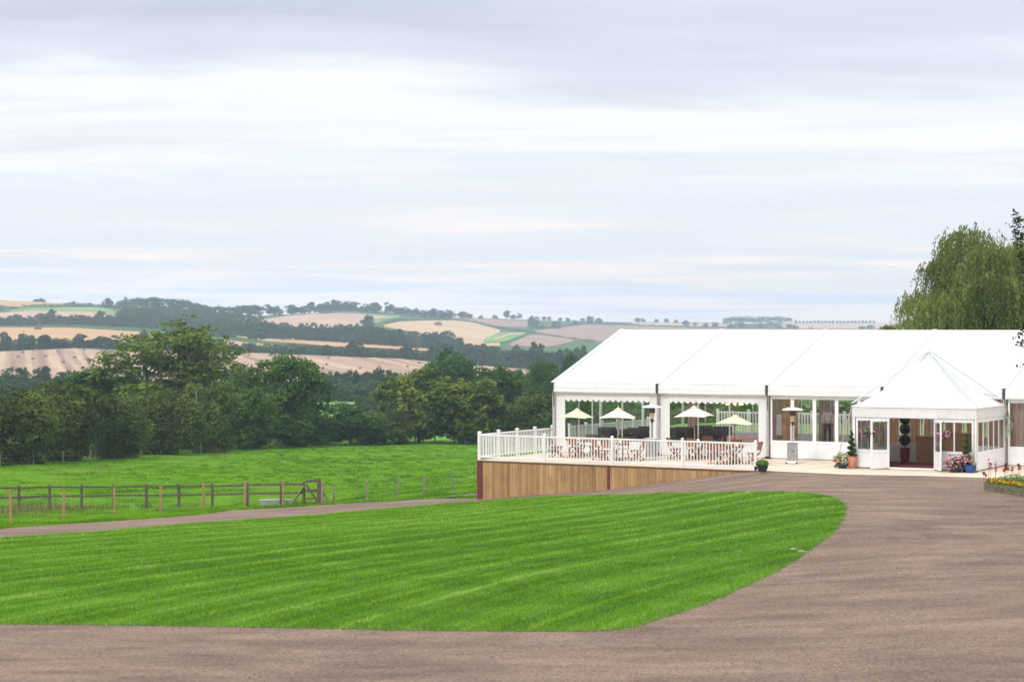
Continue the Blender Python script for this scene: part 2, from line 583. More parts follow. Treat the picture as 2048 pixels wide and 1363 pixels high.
def z1(x, y):
    return float(Z(x, y))


def gp(px, py, y0=25.0, y1=479.0):
    """where the sight line through a photo pixel meets the ground"""
    ys = np.arange(y0, y1, 0.25)
    xs = (px - 1024.0) / F * ys
    zl = H - (py - YH) / F * ys
    d = zl - Z(xs, ys)
    i = np.argmax(d < 0)
    if d[i] >= 0:
        i = len(ys) - 1
    if i > 0:
        f = d[i - 1] / (d[i - 1] - d[i])
        y = ys[i - 1] + f * 0.25
    else:
        y = ys[0]
    x = (px - 1024.0) / F * y
    return Vector((x, y, z1(x, y)))


def at(px, py, y):
    return Vector(((px - 1024.0) / F * y, y, H - (py - YH) / F * y))


def at_z(px, py, z):
    y = (H - z) * F / (py - YH)
    return Vector(((px - 1024.0) / F * y, y, z))


def ground_noise(nt, coord, scale, detail=5.0, rough=0.55, dist=0.0):
    n = nd(nt, 'ShaderNodeTexNoise', i_Scale=scale, i_Detail=detail, i_Roughness=rough, i_Distortion=dist)
    nt.links.new(coord, n.inputs['Vector'])
    return n.outputs['Fac']


def meadow_mat():
    m, nt, b = new_mat('pasture ground')
    tc = nd(nt, 'ShaderNodeTexCoord')
    o = tc.outputs['Object']
    mp = nd(nt, 'ShaderNodeMapping')
    mp.inputs['Scale'].default_value = (1, 0.35, 1)
    nt.links.new(o, mp.inputs[0])
    n1 = ground_noise(nt, mp.outputs[0], 0.12, 4)
    n2 = ground_noise(nt, mp.outputs[0], 0.9, 5)
    c = ramp(nt, n2, [(0.3, (0.045, 0.14, 0.008)), (0.5, (0.10, 0.25, 0.012)), (0.7, (0.14, 0.29, 0.02))])
    c = mixc(nt, ramp(nt, n1, [(0.55, 0.0), (0.75, 0.6)]), c, (0.20, 0.22, 0.06))
    nt.links.new(c, b.inputs['Base Color'])
    b.inputs['Roughness'].default_value = 0.9
    b.inputs['Specular IOR Level'].default_value = 0.1
    return m


def gravel_mat(name, c0, c1, c2):
    m, nt, b = new_mat(name)
    tc = nd(nt, 'ShaderNodeTexCoord')
    o = tc.outputs['Object']
    big = ground_noise(nt, o, 0.22, 5, 0.6, 0.8)
    mp = nd(nt, 'ShaderNodeMapping')
    mp.inputs['Scale'].default_value = (0.5, 1.3, 1)
    mp.inputs['Rotation'].default_value = (0, 0, 0.12)
    nt.links.new(o, mp.inputs[0])
    streak = ground_noise(nt, mp.outputs[0], 0.8, 4, 0.5, 0.5)
    fine = ground_noise(nt, o, 13.0, 6, 0.75)
    # ruts worn by turning vehicles: rings round the bend of the drive
    sub = nd(nt, 'ShaderNodeVectorMath', operation='SUBTRACT')
    sub.inputs[1].default_value = (6.5, 58.0, 0)
    nt.links.new(o, sub.inputs[0])
    ln = nd(nt, 'ShaderNodeVectorMath', operation='LENGTH')
    nt.links.new(sub.outputs[0], ln.inputs[0])
    cm = nd(nt, 'ShaderNodeCombineXYZ')
    nt.links.new(mth(nt, 'MULTIPLY', ln.outputs['Value'], 1.4), cm.inputs[0])
    nt.links.new(mth(nt, 'MULTIPLY', big, 1.6), cm.inputs[1])
    rut = ground_noise(nt, cm.outputs[0], 1.2, 3, 0.5)
    c = ramp(nt, streak, [(0.28, c0), (0.5, c1), (0.74, c2)])
    c = mixc(nt, 0.5, c, ramp(nt, big, [(0.34, 0.60), (0.5, 1.0), (0.66, 1.22)]), 'MULTIPLY')
    c = mixc(nt, 0.4, c, ramp(nt, rut, [(0.35, 0.78), (0.62, 1.14)]), 'MULTIPLY')
    vor = nd(nt, 'ShaderNodeTexVoronoi', i_Scale=26.0)
    nt.links.new(o, vor.inputs['Vector'])
    peb = mixc(nt, 0.5, vor.outputs['Color'], 0.5)
    c = mixc(nt, 0.6, c, ramp(nt, peb, [(0.3, 0.55), (0.7, 1.45)]), 'MULTIPLY')
    c = mixc(nt, 0.9, c, ramp(nt, fine, [(0.3, 0.60), (0.5, 1.0), (0.7, 1.40)]), 'MULTIPLY')
    nt.links.new(c, b.inputs['Base Color'])
    b.inputs['Roughness'].default_value = 0.95
    b.inputs['Specular IOR Level'].default_value = 0.15
    bp = nd(nt, 'ShaderNodeBump', i_Strength=0.9, i_Distance=0.03)
    nt.links.new(mth(nt, 'ADD', fine, mth(nt, 'MULTIPLY', big, 0.5)), bp.inputs['Height'])
    nt.links.new(bp.outputs[0], b.inputs['Normal'])
    return m


def lawn_soil():
    m, nt, b = new_mat('lawn thatch')
    tc = nd(nt, 'ShaderNodeTexCoord')
    n = ground_noise(nt, tc.outputs['Object'], 3.0, 6)
    nt.links.new(ramp(nt, n, [(0.3, (0.03, 0.09, 0.006)), (0.7, (0.075, 0.19, 0.012))]), b.inputs['Base Color'])
    b.inputs['Roughness'].default_value = 0.95
    return m


M['meadow'] = meadow_mat()
M['gravel'] = gravel_mat('red brown gravel', (0.165, 0.112, 0.085), (0.212, 0.149, 0.116), (0.262, 0.19, 0.15))
M['track'] = gravel_mat('grey stone track', (0.11, 0.09, 0.08), (0.17, 0.15, 0.135), (0.24, 0.21, 0.20))
M['soil'] = lawn_soil()


def grid_mesh(name, xs, ys, zf, mat, kind='structure'):
    X, Y = np.meshgrid(xs, ys)
    V = np.stack([X.ravel(), Y.ravel(), zf(X, Y).ravel()], 1)
    nx, ny = len(xs), len(ys)
    i = np.arange(nx - 1)[None, :] + nx * np.arange(ny - 1)[:, None]
    Fc = np.stack([i, i + 1, i + 1 + nx, i + nx], -1).reshape(-1, 4)
    o = np_mesh(name, V, Fc, np.full(len(V), 0.5), mat)
    o.data.polygons.foreach_set('use_smooth', [True] * len(o.data.polygons))
    return tag(o, kind=kind)


def inside(P, X, Y):
    """points in polygon P (list of xy)"""
    r = np.zeros(len(X), bool)
    n = len(P)
    for i in range(n):
        x0, y0 = P[i][0], P[i][1]
        x1, y1 = P[(i + 1) % n][0], P[(i + 1) % n][1]
        c = ((y0 > Y) != (y1 > Y))
        with np.errstate(divide='ignore', invalid='ignore'):
            xi = (x1 - x0) * (Y - y0) / (y1 - y0 + 1e-12) + x0
        r ^= c & (X < xi)
    return r


def densify(P, step):
    out = []
    for i in range(len(P)):
        a, b = Vector(P[i][:2]), Vector(P[(i + 1) % len(P)][:2])
        n = max(1, int((b - a).length / step))
        out += [tuple(a.lerp(b, k / n)) for k in range(n)]
    return out


def smooth_poly(P, k=6):
    """closed Catmull-Rom through the points"""
    out = []
    n = len(P)
    for i in range(n):
        p0, p1, p2, p3 = [np.array(P[(i + j - 1) % n][:2], float) for j in range(4)]
        for s in range(k):
            t = s / k
            out.append(tuple(0.5 * ((2 * p1) + (-p0 + p2) * t + (2 * p0 - 5 * p1 + 4 * p2 - p3) * t * t + (-p0 + 3 * p1 - 3 * p2 + p3) * t ** 3)))
    return out


def sheet(name, P, off, step, mat, kind='structure', flat=None, skirt=0.0):
    """a surface laid on the ground inside outline P"""
    B = densify(P, step)
    bx = [p[0] for p in B]
    by = [p[1] for p in B]
    gx, gy = np.meshgrid(np.arange(min(bx), max(bx), step), np.arange(min(by), max(by), step))
    gx, gy = gx.ravel() + 0.013, gy.ravel() + 0.017
    k = inside(B, gx, gy)
    pts = [Vector(p) for p in B] + [Vector((x, y)) for x, y in zip(gx[k], gy[k])]
    nb = len(B)
    r = geometry.delaunay_2d_cdt(pts, [(i, (i + 1) % nb) for i in range(nb)], [list(range(nb))], 1, 1e-5)
    V2 = np.array([tuple(v) for v in r[0]])
    zz = np.full(len(V2), flat) if flat is not None else Z(V2[:, 0], V2[:, 1]) + off
    V = np.column_stack([V2, zz])
    Fc = np.array([f for f in r[2] if len(f) == 3])
    o = np_mesh(name, V, Fc, np.full(len(V), 0.5), mat)
    # keep the faces looking up
    bm = bmesh.new()
    bm.from_mesh(o.data)
    bmesh.ops.recalc_face_normals(bm, faces=bm.faces)
    if sum(f.normal.z for f in bm.faces) < 0:
        bmesh.ops.reverse_faces(bm, faces=bm.faces)
    bm.to_mesh(o.data)
    bm.free()
    return tag(o, kind=kind) if kind else o


# near ground, fine where it is close
ys = np.concatenate([np.arange(-30, 24, 6), np.arange(24, 130, 0.75), np.arange(130, 260, 2.5), np.arange(260, 480.1, 10)])
xs = np.concatenate([np.arange(-260, -45, 8), np.arange(-45, 45, 0.75), np.arange(45, 261, 8)])
grid_mesh('ground', xs, ys, lambda X, Y: Z(X, Y) - np.where(Y > 470, 0.0, 0.0), M['meadow'])

# drive: everything between the verge, the terrace and the paving
LAWN_PX = [(-400, 1104), (-200, 1090), (0, 1077), (200, 1063), (400, 1047), (640, 1030), (820, 1014), (1000, 1000), (1200, 991), (1400, 986), (1550, 984),
           (1625, 988), (1672, 998), (1690, 1013), (1688, 1032), (1665, 1065), (1620, 1100), (1560, 1140), (1480, 1178), (1400, 1212),
           (1320, 1238), (1225, 1261), (1000, 1263), (700, 1259), (300, 1252), (0, 1249), (-200, 1247), (-400, 1245)]
LAWN = [tuple(gp(*p)[:2]) for p in LAWN_PX]
LAWN = smooth_poly(LAWN, 5)
VERGE_PX = [(-400, 1084), (-200, 1071), (-90, 1064), (0, 1058), (100, 1050), (250, 1041), (400, 1030), (470, 1020), (560, 1016), (680, 1008), (800, 1001), (945, 996)]
rv = random.Random(5)
VERGE = [tuple(gp(*p)[:2]) for p in VERGE_PX]
VERGE = [Vector(p) for p in VERGE]
vd = []
for a, b in zip(VERGE[:-1], VERGE[1:]):
    n = max(1, int((b - a).length / 1.2))
    for k in range(n):
        p = a.lerp(b, k / n)
        vd.append((p.x + rv.uniform(-.12, .12), p.y + rv.uniform(-.28, .28)))
DRIVE = vd + [(-1.2, 91.6), (3.5, 89.2), (9.0, 85.0), (9.9, 84.3), (12.5, 82.3), (15.2, 81.6), (17.2, 80.6), (20, 79), (22, 77.6), (20.6, 70), (19, 58), (17, 40), (16, 18), (-40, 18), (-40, 62)]
sheet('driveway', DRIVE, 0.018, 1.0, M['gravel'])
TRACK = [tuple(gp(*p)[:2]) for p in [(790, 1002.5), (860, 995), (905, 990.5), (950, 986.5), (1000, 984), (1000, 990), (950, 992.5), (905, 996), (850, 1001)]]
sheet('stone_track', TRACK, 0.02, 1.0, M['track'])
sheet('lawn', LAWN, 0.026, 0.8, M['soil'])

# ------------------------------------------------------------------ grass
def vnoise(X, Y, s, seed=0):
    """smooth value noise in 0..1"""
    rg = np.random.default_rng(seed)
    T = rg.random((256, 256))
    x, y = X * s, Y * s
    xi, yi = np.floor(x).astype(int), np.floor(y).astype(int)
    fx, fy = x - xi, y - yi
    fx, fy = fx * fx * (3 - 2 * fx), fy * fy * (3 - 2 * fy)
    g = lambda a, b: T[a % 256, b % 256]
    return (g(xi, yi) * (1 - fx) + g(xi + 1, yi) * fx) * (1 - fy) + (g(xi, yi + 1) * (1 - fx) + g(xi + 1, yi + 1) * fx) * fy


def blades(name, X, Y, zz, hgt, wid, lean, tint, mat, seed):
    rg = np.random.default_rng(seed)
    n = len(X)
    a = rg.uniform(0, np.pi, n)
    la = rg.uniform(0, 2 * np.pi, n)
    dx, dy = np.cos(a) * wid / 2, np.sin(a) * wid / 2
    ln = lean * hgt * rg.uniform(0.2, 1, n)
    V = np.empty((n, 3, 3))
    V[:, 0] = np.column_stack([X - dx, Y - dy, zz])
    V[:, 1] = np.column_stack([X + dx, Y + dy, zz])
    V[:, 2] = np.column_stack([X + np.cos(la) * ln, Y + np.sin(la) * ln, zz + hgt])
    Fc = np.arange(3 * n).reshape(n, 3)
    o = np_mesh(name, V.reshape(-1, 3), Fc, np.repeat(tint, 3), mat)
    return o


def lawn_grass():
    rg = np.random.default_rng(11)
    px = np.array([p[0] for p in LAWN])
    py = np.array([p[1] for p in LAWN])
    N = 720000
    X = rg.uniform(px.min(), px.max(), N)
    # nearer ground gets more blades
    u = rg.random(N)
    ya, yb = py.min(), py.max()
    Y = ya * (yb / ya) ** u
    ok = inside(LAWN, X + rg.normal(0, .07, N), Y + rg.normal(0, .16, N)) & (X / Y > -.33) & (X / Y < .27)
    X, Y = X[ok], Y[ok]
    # ridges left by the mower: they run away from the near edge and bend round the far tip
    Xe = np.where(X > 0, 10.0 * np.log1p(np.maximum(X, 0) / 10.0), X)
    c = Xe - 0.37 * (Y - 47) - 0.01 * (Y - 47) ** 2 + 0.14 * (vnoise(X, Y, 0.15, 3) - .5) * 2
    ph = (c / 1.3) % 1.0
    row = np.floor(c / 1.3)
    amp = 0.55 + 0.9 * (np.sin(row * 12.9898) * 43758.5 % 1)
    ridge = np.exp(-((ph - 0.5) / 0.085) ** 2) * amp * (0.5 + vnoise(X, Y, 0.35, 8))
    tint = 0.37 + 0.25 * ridge + 0.08 * np.sign(np.sin(row * np.pi + .5)) + 0.26 * (vnoise(X, Y, 0.9, 4) - .5) + 0.18 * (vnoise(X, Y, 0.12, 5) - .5) + rg.normal(0, 0.12, len(X))
    hgt = (0.030 + 0.030 * rg.random(len(X)) + 0.028 * ridge) * (0.8 + 0.5 * vnoise(X, Y, 1.6, 6))
    wid = 0.014 + 0.012 * Y / 60
    o = blades('lawn_grass', X, Y, Z(X, Y) + 0.022, hgt, wid, 0.9, np.clip(tint, 0, 1), LEAF['grass'], 12)
    tag(o, kind='stuff')


lawn_grass()


def pasture_grass():
    rg = np.random.default_rng(21)
    N = 480000
    Y = 62 * (262 / 62.0) ** rg.random(N)
    X = rg.uniform(-0.31, 0.01, N) * Y
    ok = ~inside(DRIVE, X, Y) & ~inside(TRACK, X, Y)
    # plan edge of the hedge: the pasture ends there
    X, Y = X[ok], Y[ok]
    tus = vnoise(X, Y, 0.55, 31) * 0.6 + vnoise(X, Y, 1.5, 32) * 0.4
    dry = np.clip((vnoise(X, Y * .4, 0.09, 33) - .55) * 3, 0, 1)
    tint = 0.48 + 0.5 * (vnoise(X, Y * .5, 0.8, 35) - .5) + 0.35 * (vnoise(X, Y * .6, 0.15, 36) - .5) + 0.32 * dry * rg.random(len(X)) + rg.normal(0, .1, len(X))
    hgt = 0.05 + 0.17 * np.clip(tus - .45, 0, 1) * 2 * rg.random(len(X)) + 0.03 * rg.random(len(X))
    tint = np.where(tus > .62, tint - 0.2, tint)
    edge = Y < 112
    wid = 0.022 + 0.03 * Y / 150
    o = blades('pasture_grass', X, Y, Z(X, Y) - 0.005, hgt, wid, 0.8, np.clip(tint, 0, 1), LEAF['meadow'], 22)
    tag(o, kind='stuff')
    # coarse tussocks the stock leave, and dry seed heads along the old rails
    n = 1900
    ty = 100 * (255 / 100.0) ** rg.random(n)
    tx = rg.uniform(-0.25, 0.0, n) * ty
    k = ~inside(DRIVE, tx, ty) & ~inside(TRACK, tx, ty) & (vnoise(tx, ty, .06, 44) > .38)
    tx, ty = tx[k], ty[k]
    B = 34
    r = np.repeat(rg.uniform(.15, .42, len(tx)), B)
    a = rg.uniform(0, 6.283, len(r))
    q = np.sqrt(rg.random(len(r))) * r
    bx, by = np.repeat(tx, B) + np.cos(a) * q, np.repeat(ty, B) + np.sin(a) * q
    th = np.repeat(rg.uniform(.08, .24, len(tx)), B) * rg.uniform(.6, 1.1, len(r))
    tt = np.clip(np.repeat(rg.choice([.18, .28, .4, .85], len(tx), p=[.35, .35, .2, .1]), B) + rg.normal(0, .1, len(r)), 0, 1)
    o = blades('pasture_tussocks', bx, by, Z(bx, by) - .01, th, np.full(len(r), .06), 1.1, tt, LEAF['meadow'], 24)
    tag(o, kind='stuff')
    wx, wy, wh = [], [], []
    for px, py, cnt, sp, hh in [(45, 1024, 260, 1.2, .5), (80, 1020, 200, .8, .6), (150, 1018, 140, .7, .4), (10, 1030, 260, 1.3, .45), (175, 1019, 120, .9, .35), (435, 915, 90, .5, .5), (225, 938, 120, 1.2, .4), (600, 1008, 80, .5, .35), (340, 1016, 80, .8, .3)]:
        g_ = gp(px, py)
        wx.append(g_.x + rg.normal(0, sp, cnt))
        wy.append(g_.y + rg.normal(0, sp, cnt))
        wh.append(hh * rg.uniform(.4, 1.1, cnt))
    wx, wy, wh = np.concatenate(wx), np.concatenate(wy), np.concatenate(wh)
    dm = tinted('dry seed heads', (.10, .085, .035), (.30, .25, .12), .8, .2, 0)
    o = blades('dry_grass', wx, wy, Z(wx, wy), wh, np.full(len(wx), .035), .5, rg.random(len(wx)), dm, 25)
    tag(o, kind='stuff')
    # rough verge along the drive
    vx, vy = [], []
    for a, b in zip(VERGE[:-1], VERGE[1:]):
        m = int((b - a).length * 260)
        t = rg.random(m)
        w = np.abs(rg.normal(0, 0.55, m))
        nx, ny = -(b - a).y, (b - a).x
        L = math.hypot(nx, ny)
        vx.append(a.x + (b.x - a.x) * t + nx / L * (w + .05))
        vy.append(a.y + (b.y - a.y) * t + ny / L * (w + .05))
    vx, vy = np.concatenate(vx), np.concatenate(vy)
    o = blades('verge_grass', vx, vy, Z(vx, vy), 0.05 + 0.11 * rg.random(len(vx)), np.full(len(vx), .028), 0.9,
               np.clip(0.3 + 0.5 * (vnoise(vx, vy, .8, 41) - .5) + rg.normal(0, .12, len(vx)), 0, 1), LEAF['meadow'], 23)
    tag(o, kind='stuff')


pasture_grass()


def loose_gravel():
    rg = np.random.default_rng(51)
    N = 36000
    Y = 31 * (85 / 31.0) ** rg.random(N)
    X = rg.uniform(-0.25, 0.25, N) * Y
    ok = inside(DRIVE, X, Y) & ~inside(LAWN, X, Y)
    ok &= vnoise(X, Y, 0.4, 52) > 0.35
    X, Y = X[ok], Y[ok]
    n = len(X)
    r = (0.008 + 0.016 * rg.random(n) ** 3)
    V = np.empty((n, 4, 3))
    zz = Z(X, Y) + 0.022
    for k in range(3):
        a = k * 2.094 + rg.uniform(0, 1.5, n)
        V[:, k] = np.column_stack([X + r * np.cos(a), Y + r * np.sin(a), zz])
    V[:, 3] = np.column_stack([X, Y, zz + r * 0.9])
    b = np.arange(n)[:, None] * 4
    Fc = np.concatenate([b + np.array([[0, 1, 3]]), b + np.array([[1, 2, 3]]), b + np.array([[2, 0, 3]])])
    m = tinted('loose stones', (0.10, 0.07, 0.055), (0.34, 0.26, 0.22), 0.9)
    o = np_mesh('gravel', V.reshape(-1, 3), Fc, np.repeat(rg.random(n), 4), m)
    tag(o, kind='stuff')


loose_gravel()

# ------------------------------------------------------------------ far valley and hills
PXK = [-500, 0, 70, 145, 220, 300, 400, 500, 560, 620, 690, 800, 905, 1000, 1100, 1250, 1400, 1500, 1600, 1750, 2048, 2600]
YSK = [600, 600, 603, 608, 613, 614, 622, 632, 629, 626, 624.5, 630, 634, 637, 641, 644, 646, 647, 645, 645, 646, 646]
YTK = [(-500, 704), (0, 704), (60, 700), (150, 697), (260, 700), (400, 703), (520, 707), (640, 712), (800, 718), (900, 727), (1060, 740), (1250, 752), (2600, 756)]
YBK = [(-500, 757), (1000, 760), (1250, 770), (2600, 770)]
DSK = [(-500, 2000), (500, 1900), (900, 2300), (1250, 3200), (2600, 3600)]
_i = lambda K, p: np.interp(p, [k[0] for k in K], [k[1] for k in K])


def far_y(px, py):
    """distance of the hillside seen at a photo pixel"""
    ys_, yt, yb, D = np.interp(px, PXK, YSK), _i(YTK, px), _i(YBK, px), _i(DSK, px)
    a = np.interp(py, [0, 1], [0, 1])
    py = np.asarray(py, float)
    t = np.clip((yt - py) / (yt - ys_), 0, 1)
    d1 = 900 + (D - 900) * t ** 1.15
    d2 = 900 - (py - yt) / (yb - yt) * 280
    d3 = 620 - (py - yb) / (811.75 - yb) * 140
    return np.where(py <= yt, d1, np.where(py <= yb, d2, d3))


def far_pt(px, py, lift=0.0):
    d = far_y(px, py)
    return np.stack([(px - 1024) / F * d, d, H - (py - YH) / F * d + lift], -1)


def fields_mat(name, lo, hi, stripe=None):
    """stubble, plough or crop; stripe = (slope, period, strength) of straw rows"""
    m, nt, b = new_mat(name)
    tc = nd(nt, 'ShaderNodeTexCoord')
    o = tc.outputs['Object']
    n = ground_noise(nt, o, 0.012, 6, 0.6)
    c = ramp(nt, n, [(0.3, lo), (0.7, hi)])
    n5 = ground_noise(nt, o, 0.07, 6, 0.7)
    c = mixc(nt, 1.0, c, ramp(nt, n5, [(0.3, 0.86), (0.7, 1.1)]), 'MULTIPLY')
    if stripe:
        sl, per, st, dark = stripe
        sep = nd(nt, 'ShaderNodeSeparateXYZ')
        nt.links.new(o, sep.inputs[0])
        u = mth(nt, 'MULTIPLY_ADD', sep.outputs[1], sl, sep.outputs[0])
        cm = nd(nt, 'ShaderNodeCombineXYZ')
        nt.links.new(mth(nt, 'MULTIPLY', u, 1.0 / per), cm.inputs[0])
        nt.links.new(mth(nt, 'MULTIPLY', sep.outputs[1], 0.002), cm.inputs[1])
        s = ground_noise(nt, cm.outputs[0], 1.0, 4, 0.6)
        c = mixc(nt, ramp(nt, s, [(0.40, st), (0.55, 0.0)]), c, dark)
        c = mixc(nt, ramp(nt, s, [(0.58, 0.0), (0.72, 0.5)]), c, tuple(min(1, v * 1.35) for v in hi))
    nt.links.new(c, b.inputs['Base Color'])
    b.inputs['Roughness'].default_value = 1.0
    b.inputs['Specular IOR Level'].default_value = 0.0
    return m


def hills():
    px = np.arange(-420, 2480, 10.0)
    rows = []
    yb, yt, ys_ = _i(YBK, px), _i(YTK, px), np.interp(px, PXK, YSK)
    for t in np.linspace(0, 1, 7):
        rows.append(811.75 + (yb - 811.75) * t)
    for t in np.linspace(0, 1, 10)[1:]:
        rows.append(yb + (yt - yb) * t)
    for t in np.linspace(0, 1, 44)[1:]:
        rows.append(yt + (ys_ - yt) * t)
    V = [far_pt(px, r) for r in rows]
    last = V[-1]
    for dy, dz in ((150, -2), (500, -25)):
        q = last.copy()
        q[:, 0] *= (q[:, 1] + dy) / q[:, 1]
        q[:, 1] += dy
        q[:, 2] += dz
        V.append(q)
    n = len(px)
    i = np.arange(n - 1)[None, :] + n * np.arange(len(V) - 1)[:, None]
    Fc = np.stack([i, i + 1, i + 1 + n, i + n], -1).reshape(-1, 4)
    Vv = np.concatenate(V)
    m = fields_mat('rough hillside', (0.06, 0.11, 0.03), (0.12, 0.17, 0.05))
    o = np_mesh('hills', Vv, Fc, np.full(len(Vv), .5), m)
    o.data.polygons.foreach_set('use_smooth', [True] * len(o.data.polygons))
    tag(o, kind='structure')


hills()
FM = {
    'striped': fields_mat('striped stubble', (0.40, 0.28, 0.205), (0.50, 0.36, 0.265), (0.22, 4.6, 0.85, (0.25, 0.165, 0.14))),
    'tan': fields_mat('tan stubble', (0.47, 0.29, 0.155), (0.56, 0.37, 0.21), (-8.0, 60.0, 0.4, (0.40, 0.25, 0.14))),
    'pink': fields_mat('pinkish stubble', (0.44, 0.30, 0.225), (0.54, 0.385, 0.29)),
    'dome': fields_mat('pale ripe stubble', (0.50, 0.35, 0.21), (0.60, 0.44, 0.28), (2.0, 30.0, 0.35, (0.44, 0.29, 0.18))),
    'brown': fields_mat('brown plough', (0.33, 0.21, 0.16), (0.42, 0.28, 0.21), (1.2, 40.0, 0.4, (0.28, 0.18, 0.14))),
    'green': fields_mat('green crop', (0.16, 0.30, 0.10), (0.24, 0.37, 0.13)),
    'dgreen': fields_mat('dark green margin', (0.04, 0.11, 0.035), (0.07, 0.15, 0.05)),
    'pale': fields_mat('pale far stubble', (0.50, 0.36, 0.27), (0.58, 0.43, 0.33)),
}


def field(name, mat, top, bot, lift=0.35):
    """one field between its upper and lower hedge"""
    x0, x1 = max(top[0][0], bot[0][0]), min(top[-1][0], bot[-1][0])
    px = np.linspace(x0, x1, max(6, int((x1 - x0) / 8)))
    yt, yb = _i(top, px), _i(bot, px)
    yt = np.minimum(yt, yb)
    R = 9
    V = np.concatenate([far_pt(px, yb + (yt - yb) * k / (R - 1), lift) for k in range(R)])
    n = len(px)
    i = np.arange(n - 1)[None, :] + n * np.arange(R - 1)[:, None]
    Fc = np.stack([i, i + 1, i + 1 + n, i + n], -1).reshape(-1, 4)
    o = np_mesh(name, V, Fc, np.full(len(V), .5), mat)
    return tag(o, kind='structure')


field('striped_stubble_field', FM['striped'], [(-150, 704), (0, 704), (60, 700), (150, 697), (260, 700), (400, 703), (520, 707), (640, 712), (800, 718), (900, 727), (1060, 740), (1130, 745)],
      [(-150, 775), (1000, 778), (1130, 770)])
field('tan_stubble_field', FM['tan'], [(-150, 655), (0, 655), (142, 656), (280, 664), (365, 671), (430, 679), (520, 688), (600, 695)],
      [(-150, 697), (236, 693), (430, 692), (520, 695), (600, 698)])
field('upper_stubble_strip', FM['tan'], [(390, 670), (480, 673), (531, 677), (620, 680), (706, 685.5), (780, 691), (868, 698)],
      [(390, 673), (480, 681), (560, 685), (673, 694), (760, 697), (868, 704)], 0.45)
field('green_field_margin', FM['dgreen'], [(-150, 647), (0, 648), (142, 650), (280, 657), (430, 668), (520, 682), (600, 690)],
      [(-150, 655), (0, 655), (142, 656), (280, 664), (365, 671), (430, 679), (520, 688), (600, 695)], 0.5)
field('pink_stubble_field', FM['pink'], [(-150, 632), (0, 626), (60, 621), (150, 622), (205, 624), (240, 632)],
      [(-150, 645), (0, 642), (60, 642), (100, 642), (210, 642), (240, 640)])
field('green_crop_field', FM['green'], [(20, 621), (60, 617), (200, 614.8), (215, 617), (240, 628)],
      [(20, 624), (60, 621.5), (205, 624.5), (215, 626), (240, 633)], 0.6)
field('skyline_stubble_field', FM['tan'], [(-150, 600.3), (0, 600.3), (70, 603.3), (145, 608.3)], [(-150, 612), (0, 612), (50, 615), (145, 612)])
field('hilltop_stubble_field', FM['pink'], [(520, 640), (560, 634), (620, 627.5), (690, 625), (760, 628), (790, 632)],
      [(520, 646), (575, 652), (640, 658), (720, 654), (790, 636)])
field('hilltop_green_strip', FM['green'], [(690, 625.4), (770, 626.5), (800, 630.5)], [(690, 626.5), (760, 631), (800, 633.5)], 0.8)
field('lower_green_strip', FM['green'], [(745, 640), (800, 631)], [(745, 644), (800, 636)], 0.9)
field('rounded_stubble_field', FM['dome'], [(768, 650), (800, 643), (850, 641), (910, 640.5), (950, 646), (1000, 660)],
      [(768, 654), (850, 668), (940, 692), (1000, 692)])
field('striped_green_plot', FM['green'], [(968, 680), (998, 666), (1050, 667)], [(968, 687), (1010, 685), (1050, 669)], 0.8)
field('pale_plot_strip', FM['dome'], [(990, 679), (1020, 668), (1050, 666.5)], [(990, 682), (1020, 672), (1050, 668.5)], 1.1)
field('brown_plough_field', FM['brown'], [(1020, 688), (1060, 670), (1095, 669), (1145, 679)], [(1020, 692), (1060, 694), (1095, 695), (1145, 684)], 0.5)
field('ridge_pink_field', FM['brown'], [(905, 634.8), (960, 637.5), (1055, 642)], [(905, 640), (960, 648), (1000, 654), (1055, 654)])
field('wide_brown_field', FM['brown'], [(1070, 662), (1110, 656), (1170, 649), (1250, 651), (1400, 656), (1900, 658)],
      [(1070, 665), (1150, 681), (1200, 684), (1400, 684), (1900, 684)])
field('far_pale_field', FM['pale'], [(1265, 645), (1350, 645), (1460, 648)], [(1265, 650), (1350, 652), (1460, 654)], 0.6)
field('skyline_pale_field', FM['pale'], [(1560, 646.5), (1620, 645.5), (1900, 646.2)], [(1560, 656), (1620, 657.5), (1900, 657.5)], 0.6)
field('valley_green_field', FM['green'], [(560, 806), (760, 806)], [(560, 811.5), (760, 811.5)], 0.3)

# ------------------------------------------------------------------ trees and hedges
def unit(rg, n):
    v = rg.normal(size=(n, 3))
    return v / np.linalg.norm(v, axis=1, keepdims=True)


def leaf_quads(rg, P, N, size, aspect=0.6, fold=0.0):
    """one rhombus per point P facing N"""
    n = len(P)
    r = unit(rg, n)
    T = np.cross(N, r)
    T /= np.linalg.norm(T, axis=1, keepdims=True) + 1e-9
    B = np.cross(N, T)
    s = size * rg.uniform(0.65, 1.35, n)[:, None]
    V = np.empty((n, 4, 3))
    V[:, 0] = P - T * s * 0.5
    V[:, 1] = P + B * s * aspect * 0.5
    V[:, 2] = P + T * s * 0.5
    V[:, 3] = P - B * s * aspect * 0.5
    return V


